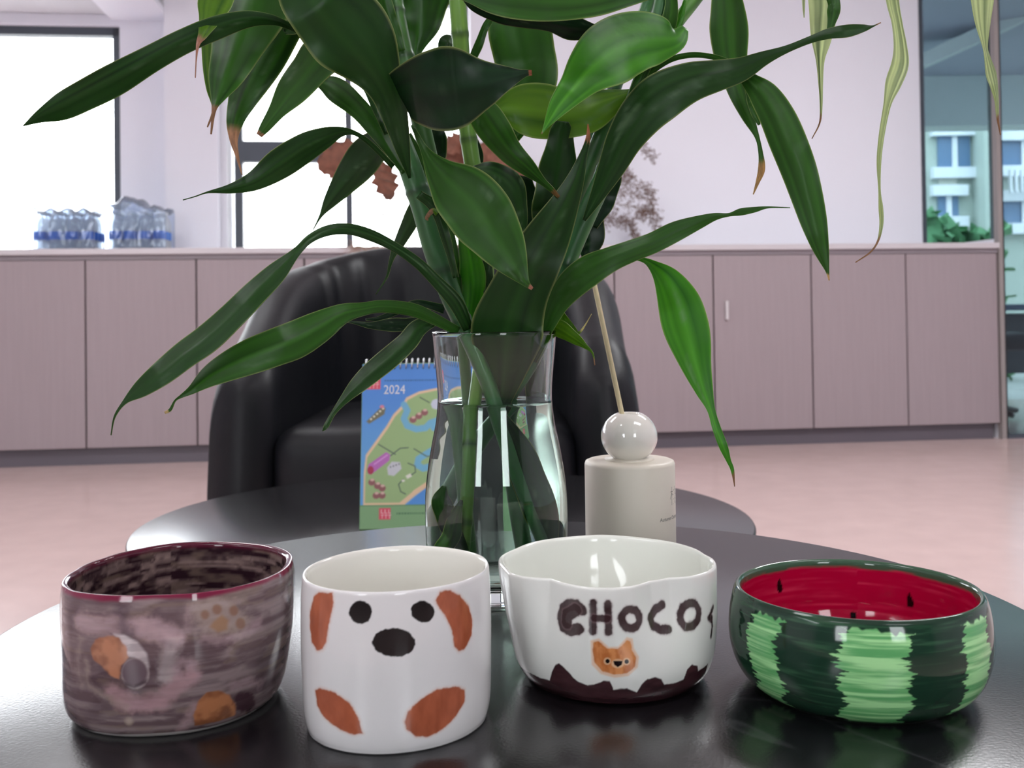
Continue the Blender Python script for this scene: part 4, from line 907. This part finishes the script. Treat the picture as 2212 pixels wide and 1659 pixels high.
for cx, cy in ((750,690),(800,660),(850,630),(400,1210),(450,1240),(490,1260),(440,1320),(490,1320)):
    cpoly(ell(cx, cy, 32, 28, 0, 10), (150,96,98)); cpoly(ell(cx+4, cy-20, 18, 12, 0, 8), (214,180,168), 1)
cpoly(ell(950,560,46,46,0,8), (206,210,226)); cpoly([(690,1160),(730,1140),(745,1165),(705,1185)], (232,228,220)); cpoly(ell(670,1200,14,10,0,8), (232,228,220))
# bottom strip, logos, rules
msk = sstep(1093,1095,YY); Cc = mix(Cc, Lc((132,172,124)), msk); Cc = mix(Cc, Lc((96,140,96)), ((YY > 1094) & (YY < 1097)).astype(float)*.7)
for (x0_, y0_, x1_, y1_) in ((787,822,817,848),(818,1100,843,1124)):
    d = np.maximum(np.maximum(x0_-XX, XX-x1_), np.maximum(y0_-YY, YY-y1_)); Cc = mix(Cc, Lc((222,84,104)), 1-sstep(-.6,.6,d))
    for k in range(3):
        xx = x0_+5+k*8; 
        for l_ in ([(xx,y0_+4),(xx,y0_+11),(xx+4,y0_+11)], [(xx,y0_+15),(xx+5,y0_+15)], [(xx+2,y0_+15),(xx+2,y1_-3)]):
            dd = sd_line(l_, XX, YY); Cc = mix(Cc, Lc((240,190,196)), (1-sstep(.5,1.3,dd))*.85)
r1 = random.Random(5)
for (xa, xb, yy, cc) in ((826,1010,829,(50,90,150)),(856,1000,1112,(70,110,80))):
    x = xa
    while x < xb:
        w2 = r1.uniform(2,5); dd = np.maximum(np.maximum(x-XX, XX-x-w2), np.abs(YY-yy)-1.7); Cc = mix(Cc, Lc(cc), (1-sstep(-.5,.7,dd))*.7); x += w2+1.6
mcal = mat('calendar_print', rough=.45, attr=True)
mesh('page', V.reshape(-1,3), gridfaces(ny, nx), mcal, cal, False, cols=Cc.reshape(-1,3))
card = mat('calendar_card', (126,166,120), .6)
def slab(p0, p1, p2, p3, th, name, m_, par):
    p = [np.array(q, float) for q in (p0,p1,p2,p3)]; n = np.cross(p[1]-p[0], p[3]-p[0]); n /= np.linalg.norm(n); n *= th
    return mesh(name, p+[q-n for q in p], BF[::-1], m_, par, False)
x0c, x1c = c00[0]-.0006, c00[0]+WC+.0006
slab((x0c,ZC+.0006,TF),(x1c,ZC+.0006,TF),(x1c,ZC+lean+.0006,TF+HC),(x0c,ZC+lean+.0006,TF+HC), .0022, 'front_card', card, cal)
slab((x0c,ZC+2*lean+.012,TF),(x1c,ZC+2*lean+.012,TF),(x1c,ZC+lean+.006,TF+HC),(x0c,ZC+lean+.006,TF+HC), .002, 'back_card', card, cal)
box('base_card', (x0c, ZC+.002, TF), (x1c, ZC+2*lean+.012, TF+.0012), card, cal)
V2, F2 = text2('2024', .0165)
wtx = max(v[0] for v in V2); sx = (872-824)*kx/wtx
tx0 = (824-777)*kx; tz0 = (1143-858)*kx
mesh('lettering', [(c00[0]+tx0+x*sx, ZC+(tz0+y)/HC*lean-.0006, TF+tz0+y) for x, y in V2], F2, mat('white_print', (235,235,240), .6), cal, False)
M['wire'] = mat('wire', (205,208,212), .25, metal=.9)
for k in range(19):
    x = c00[0]+WC*(k+.6)/19.2; zc = TF+HC-.001; yc = ZC+lean+.003
    path = [(x+.0005*math.sin(t), yc+.0058*math.cos(t), zc+.0075*math.sin(t)) for t in np.linspace(-.9, math.pi+.9, 16)]
    tube('ring', path, .0011, M['wire'], cal, 6)

# ------------------------------------------------------------------ armchair
M['leather'] = mat('black_leather', (11,13,19), .48, spec=.32, bump=(120,.12,.002), noise=(6,.15))
ax = (P(932, 700, 2.1))[0]
ch = thing('armchair', (ax, 2.22, 0), 'black leather tub armchair with pleated back behind the tables', 'armchair')
LOC[ch.name] = np.array([ax, 2.22, 0])
def chair_shell():
    n = 90; nc = 40; A0 = .335; V = np.zeros((n, nc, 3))
    for i in range(n):
        s = -1+2*i/(n-1); q = abs(s); sg = 1 if s > 0 else -1
        # plan centre line: arms straight for q>.62, back arc for q<.62
        if q > .62: x = A0*sg; y = .30*(1-(q-.62)/.38)-.30; out = np.array([sg,0.]); 
        else:
            an = (q/.62)*math.pi/2; x = A0*math.sin(an)**.9*sg if an > 0 else 0; y = .0+.30*math.cos(an)**.9; 
            out = np.array([math.sin(an)*sg, math.cos(an)])
        if q > .62: y = -.34*(q-.62)/.38
        hback, harm = .83, .60
        H_ = harm+(hback-harm)*(1-sstep(.08,1.06,q))-.05*sstep(.90,1.0,q)
        # puffed shoulder
        H_ += .045*math.exp(-((q-.64)/.22)**2)
        tk = .062+.012*math.exp(-((q-.50)/.16)**2)
        e = 1.0
        if q > .955: e = math.sqrt(max(0, 1-((q-.955)/.045)**2))*.75+.25
        zb = .13
        for j in range(nc):
            a = 2*math.pi*j/nc; cx, cz = math.cos(a), math.sin(a)
            ex = np.sign(cx)*abs(cx)**.75; ez = np.sign(cz)*abs(cz)**.42
            zm = (H_+zb)/2; hz = (H_-zb)/2*(.93+.07*e); o = tk*ex*e
            z = zm+hz*ez
            o -= .018*((z-zb)/(H_-zb))**2*(1 if q < .9 else .8)*(1.0)      # lean in to the top? negative = inward
            o += .03*((z-zb)/(H_-zb))*(1-sstep(.2,.6,q))
            if q < .5 and cx < .2: o += .006*math.sin(s*50)*sstep(.40,.62,z)*(1-sstep(.4,.5,q))
            V[i,j] = (ax+x+out[0]*o, 2.22+y+out[1]*o, z)
    Fc = [tuple(f) for f in gridfaces(n, nc, True)] + [tuple(range(nc))[::-1], tuple((n-1)*nc+k for k in range(nc))]
    return V.reshape(-1,3), Fc
V, Fc = chair_shell(); mesh('shell', V, Fc, M['leather'], ch)
def cushion(name, lo, hi, r, m_, par):
    o = box(name, lo, hi, m_, par, smooth=True); b = o.modifiers.new('b', 'BEVEL'); b.width = r; b.segments = 5; return o
cushion('seat', (ax-.275, 1.88, .30), (ax+.275, 2.46, .475), .05, M['leather'], ch)
cushion('apron', (ax-.30, 1.92, .13), (ax+.30, 2.36, .31), .02, M['leather'], ch)
V = []
bc = MB()
for sgn in (-1, 1):
    path = [(ax+sgn*.262, 1.855+.0*t, .30+t*.22) for t in (0,1)]
for sx_ in (-1, 1):
    for yy in (1.97, 2.40):
        tube('leg', [(ax+sx_*.24, yy, 0), (ax+sx_*.24, yy, .14)], [.014,.02], M['steel'], ch, 12)
# ------------------------------------------------------------------ water bottles on the worktop
M['pet'] = thinglass('pet_plastic', (248,252,255), refl=.5, rough=.1, milky=.45, milkcol=(252,254,255))
M['bluelabel'] = mat('blue_label', (52,118,214), .35, noise=(90,.2))
M['cap'] = mat('cap_white', (228,234,240), .4)
def bottle(loc, label, sc=1.0):
    t = thing('water_bottle', loc, label, 'bottle', 'small water bottles in shrink film')
    loc = np.array(loc)
    pr = rprof([(.0001,0),(.024,0),(.0285,.004),(.029,.02),(.0275,.04),(.029,.048),(.029,.088),(.0275,.092),(.0292,.10),(.0285,.122),(.022,.145),(.013,.158),(.0115,.163),(.0115,.170)], 30)
    lathe('body', [(max(r,.0001)*sc, z*sc) for r, z in pr], loc, M['pet'], t, 20)
    lathe('label_band', [(.0296*sc,.048*sc),(.0298*sc,.05*sc),(.0298*sc,.083*sc),(.0296*sc,.085*sc)], loc, M['bluelabel'], t, 20)
    lathe('cap', [(.0001,.183*sc),(.013*sc,.183*sc),(.0142*sc,.181*sc),(.0142*sc,.166*sc),(.0001,.166*sc)][::-1], loc, M['cap'], t, 16)
    return t
def copy_tree(o, loc, label):
    r = o.copy(); COL.objects.link(r); r.location = [float(v) for v in loc]; r['label'] = label
    for c in o.children:
        d = c.copy(); COL.objects.link(d); d.parent = r
    return r
b0 = None
ul = wl(72, 480, .12)[0]; ulr = wl(218, 480, .12)[0]; 
BD = .0605
ordn = ['leftmost', 'second', 'third', 'fourth']
proto = None
uu = ul+.031
for row in range(4):
    for k in range(4):
        loc = WP(uu+k*BD*1.17, .11+row*.060, CT)
        lab = ('front bottle of the left water pack, %s from its left end' % ordn[k]) if row == 0 else 'water bottle in the left pack, behind its front row'
        if k == 0 and row == 0: lab = 'front bottle at the left end of the left water pack'
        if proto is None: proto = bottle(loc, lab)
        else: copy_tree(proto, loc, lab)
u2 = wl(232, 480, .12)[0]+.04
for row in range(3):
    for k in range(4):
        loc = WP(u2+k*.0655, .10+row*.061, CT)
        lab = ('front bottle of the right water pack under torn film, %s from its left end' % ordn[k]) if row == 0 else 'water bottle in the right pack, behind its front row'
        if k == 0 and row == 0: lab = 'front bottle at the left end of the right torn water pack'
        copy_tree(proto, loc, lab)
# shrink film: a wrinkled sheet over each pack
M['film'] = thinglass('shrink_film', (236,242,250), refl=.8, rough=.12, milky=.05, milkcol=(250,252,255))
def film(u0, u1, n0, n1, zt_, peak, label, seed):
    nu, nn = 60, 46; r2 = np.random.RandomState(seed); V = np.zeros((nn, nu, 3))
    sv = np.linspace(0, 1, nn); uv = np.linspace(0, 1, nu)
    L = [(n0-.004, .002), (n0-.005, .12), (n0+.012, zt_), (n1-.012, zt_), (n1+.005, .12), (n1+.004, .002)]
    prof = catmull(L, nn)
    for i in range(nn):
        for j in range(nu):
            n, z = prof[i]; u = u0+(u1-u0)*uv[j]
            wv = .006*math.sin(uv[j]*4*2*math.pi*1.0)*(z/zt_) + (vn(uv[j]*14+seed, sv[i]*12)-.5)*.010
            z2 = z+wv*(z/zt_)+peak*math.exp(-((uv[j]-.38)/.25)**2)*(1 if .3 < sv[i] < .7 else 0)*(.5+.5*math.cos((sv[i]-.5)*math.pi*2.5))
            V[i,j] = WP(u, n+(vn(uv[j]*20, sv[i]*15+seed)-.5)*.003, CT+max(z2, .001))
    o = mesh('shrink_film', V.reshape(-1,3), gridfaces(nn, nu), M['film'], None, True, origin=WP((u0+u1)/2, (n0+n1)/2, CT))
    s = o.modifiers.new('t', 'SOLIDIFY'); s.thickness = .0004
    return tag(o, label, 'film')
film(uu-.038, uu+4*BD*1.17-.032, .075, .325, .186, 0, 'wrinkled clear shrink film wrapped over the left pack of bottles', 3)
film(u2-.045, u2+4*.0655-.028, .065, .26, .190, .05, 'torn peaked shrink film over the right pack of bottles', 8)

# ------------------------------------------------------------------ dried bouquet on the worktop
M['dry'] = mat('dry_leaf', (132,84,66), .7, noise=(30,.35)); M['twig'] = mat('dry_twig', (112,84,70), .8)
M['pamp'] = mat('pampas', (176,146,124), .9); M['clay'] = mat('clay_vase', (150,128,112), .6)
nb = .22
def Q(px, py, dn=0.0):
    u, z = wl(px, py, nb+dn); return WP(u, nb+dn, z)
vu = wl(1060, 500, nb)[0]; vb = WP(vu, nb, CT)
tag(lathe('clay_vase', [(.0001,0),(.04,0),(.055,.02),(.062,.06),(.05,.11),(.03,.14),(.034,.155),(.028,.154),(.025,.14),(.044,.11),(.054,.06),(.045,.02),(.0001,.012)], vb, M['clay'], None, 40), 'small clay vase on the worktop behind the bamboo, holding dried leaves', 'vase')
dbq = thing('dried_bouquet', vb+ZV*.02, 'dried brown leaves and feathery twigs standing behind the bamboo', 'dried bouquet')
def dleaf(cx, cy, L, wd, rot, dn, seed):
    r2 = random.Random(seed); n = 18; nc = 7; V = []
    d = (math.cos(rot), math.sin(rot)); nn_ = (-d[1], d[0])
    for i in range(n):
        s = i/(n-1); h = wd*math.sin(math.pi*min(1, s*1.02))**.6*(1+.22*math.sin(s*26+seed))+1
        for j in range(nc):
            t = -1+2*j/(nc-1); px = cx+d[0]*L*(s-.5)+nn_[0]*h*t; py = cy+d[1]*L*(s-.5)+nn_[1]*h*t
            V.append(Q(px, py, dn+.02*math.sin(s*7+seed)*t+.015*abs(t)+.01*r2.random()))
    o = mesh('dry_leaf', V, gridfaces(n, nc), M['dry'], dbq); s = o.modifiers.new('t', 'SOLIDIFY'); s.thickness = .001; return o
for k, (cx, cy, L, wd, rot) in enumerate([(735,340,110,34,-.5),(715,360,70,20,.8),(832,390,90,26,1.3),(975,345,100,34,1.4),(955,370,60,26,.6),(1060,340,110,34,.3),(1100,370,90,26,.8),(1050,375,80,24,-.3),(1130,360,60,20,.4),(770,330,60,24,.3),(985,310,60,22,-.6)]):
    dleaf(cx, cy, L, wd, rot, -.05+.02*(k % 5), k)
    bx = [Q(cx, cy, -.02), Q((cx+1060)/2, (cy+470)/2-10, 0), vb+ZV*.15]
    tube('branch', catmull(bx, 14), .0022, M['twig'], dbq, 6)
def sprig(pts, seed, dens=1.0, dn=0):
    r2 = random.Random(seed); g = MB(); pts = np.array(pts, float); c = catmull(pts, 60)
    V, Fc = tube_geo(np.array([Q(p[0], p[1], dn) for p in c]), np.linspace(.0022,.0008,60), 5); g.add(V, Fc)
    for i in range(6, 60):
        for sgn in (-1, 1):
            if r2.random() > .75*dens: continue
            x, y = c[i]; L = r2.uniform(10, 26)*(1-.5*i/60)+5; an = r2.uniform(.3, 1.1)
            t = c[min(i+1,59)]-c[i-1]; t /= np.linalg.norm(t); ca_, sa = math.cos(sgn*an), math.sin(sgn*an)
            d = np.array([t[0]*ca_-t[1]*sa, t[0]*sa+t[1]*ca_])
            p = [Q(x+d[0]*L*s, y+d[1]*L*s+4*s*s, dn+r2.uniform(-.01,.01)*s) for s in (0,.5,1)]
            V, Fc = tube_geo(np.array(p), [.0012,.0010,.0006], 4); g.add(V, Fc)
            for s in (.35,.6,.8,1.0):
                cpt = Q(x+d[0]*L*s+r2.uniform(-3,3), y+d[1]*L*s+r2.uniform(-3,3), dn); rr_ = r2.uniform(.0024,.0045)
                oc8 = [cpt+np.array(v)*rr_ for v in ((1,0,0),(-1,0,0),(0,1,0),(0,-1,0),(0,0,1),(0,0,-1))]
                g.add(oc8, [(0,2,4),(2,1,4),(1,3,4),(3,0,4),(2,0,5),(1,2,5),(3,1,5),(0,3,5)])
    return mesh('twig_spray', g.V, g.F, M['twig'], dbq, True)
for k, pts in enumerate([[(1110,500),(1200,400),(1300,330),(1370,310),(1412,340)], [(1110,500),(1210,430),(1310,390),(1380,400),(1410,418)], [(1110,510),(1220,450),(1320,440),(1390,455),(1420,490)],
    [(1110,510),(1230,480),(1320,470),(1360,485),(1376,512)], [(1110,500),(1200,380),(1290,350),(1340,360),(1360,385)], [(1120,510),(1230,420),(1330,415),(1400,430),(1419,470)], [(1110,500),(1230,470),(1330,480),(1380,470),(1400,450)],
    [(1040,500),(960,440),(900,430),(850,440),(820,460)], [(1040,500),(950,470),(880,460),(830,470),(790,485)], [(1040,505),(960,490),(890,490),(840,500),(810,505)], [(1000,500),(900,450),(860,425),(820,435),(800,445)]]):
    sprig(pts, 20+k, 1.0 if k < 7 else .55, -.06+.02*(k % 4))
g = MB(); r2 = random.Random(9)
for k in range(420):
    s = r2.random(); x = 1000-240*s; y = 532+8*math.sin(s*3)+r2.gauss(0,4); L = r2.uniform(12,30)
    an = math.pi-.15+r2.gauss(0,.45); p = [Q(x, y, -.28), Q(x+math.cos(an)*L*.5, y-math.sin(an)*L*.5, -.28+r2.uniform(-.01,.01)), Q(x+math.cos(an)*L, y-math.sin(an)*L+5, -.28)]
    V, Fc = tube_geo(np.array(p), [.0012,.0010,.0005], 3); g.add(V, Fc)
pm = mesh('pampas_plume', g.V, g.F, M['pamp'], dbq, True); pm['kind'] = 'stuff'
tube('branch', catmull([vb+ZV*.15, Q(1040,505,-.1), Q(1000,528,-.27), Q(880,540,-.28), Q(770,545,-.28)], 24), .003, M['pamp'], dbq, 6)

# out-of-view fittings added to go with the fill lights above
for i, (x, y, e) in enumerate(FILL_LAMPS):
    lp = thing('added_ceiling_lamp', (x, y, CEIL), 'added out-of-view ceiling lamp number %d' % i, 'lamp', 'added ceiling fill lamps')
    lp['label'] = 'unseen rectangular ceiling lamp added to brighten the room'
    box('frame', (x-.6, y-.32, CEIL-.03), (x+.6, y+.32, CEIL), M['trim'], lp)
print('leaves', NLEAF[0], 'tris', sum(len(o.data.loops) for o in bpy.data.objects if o.type == 'MESH')/2)
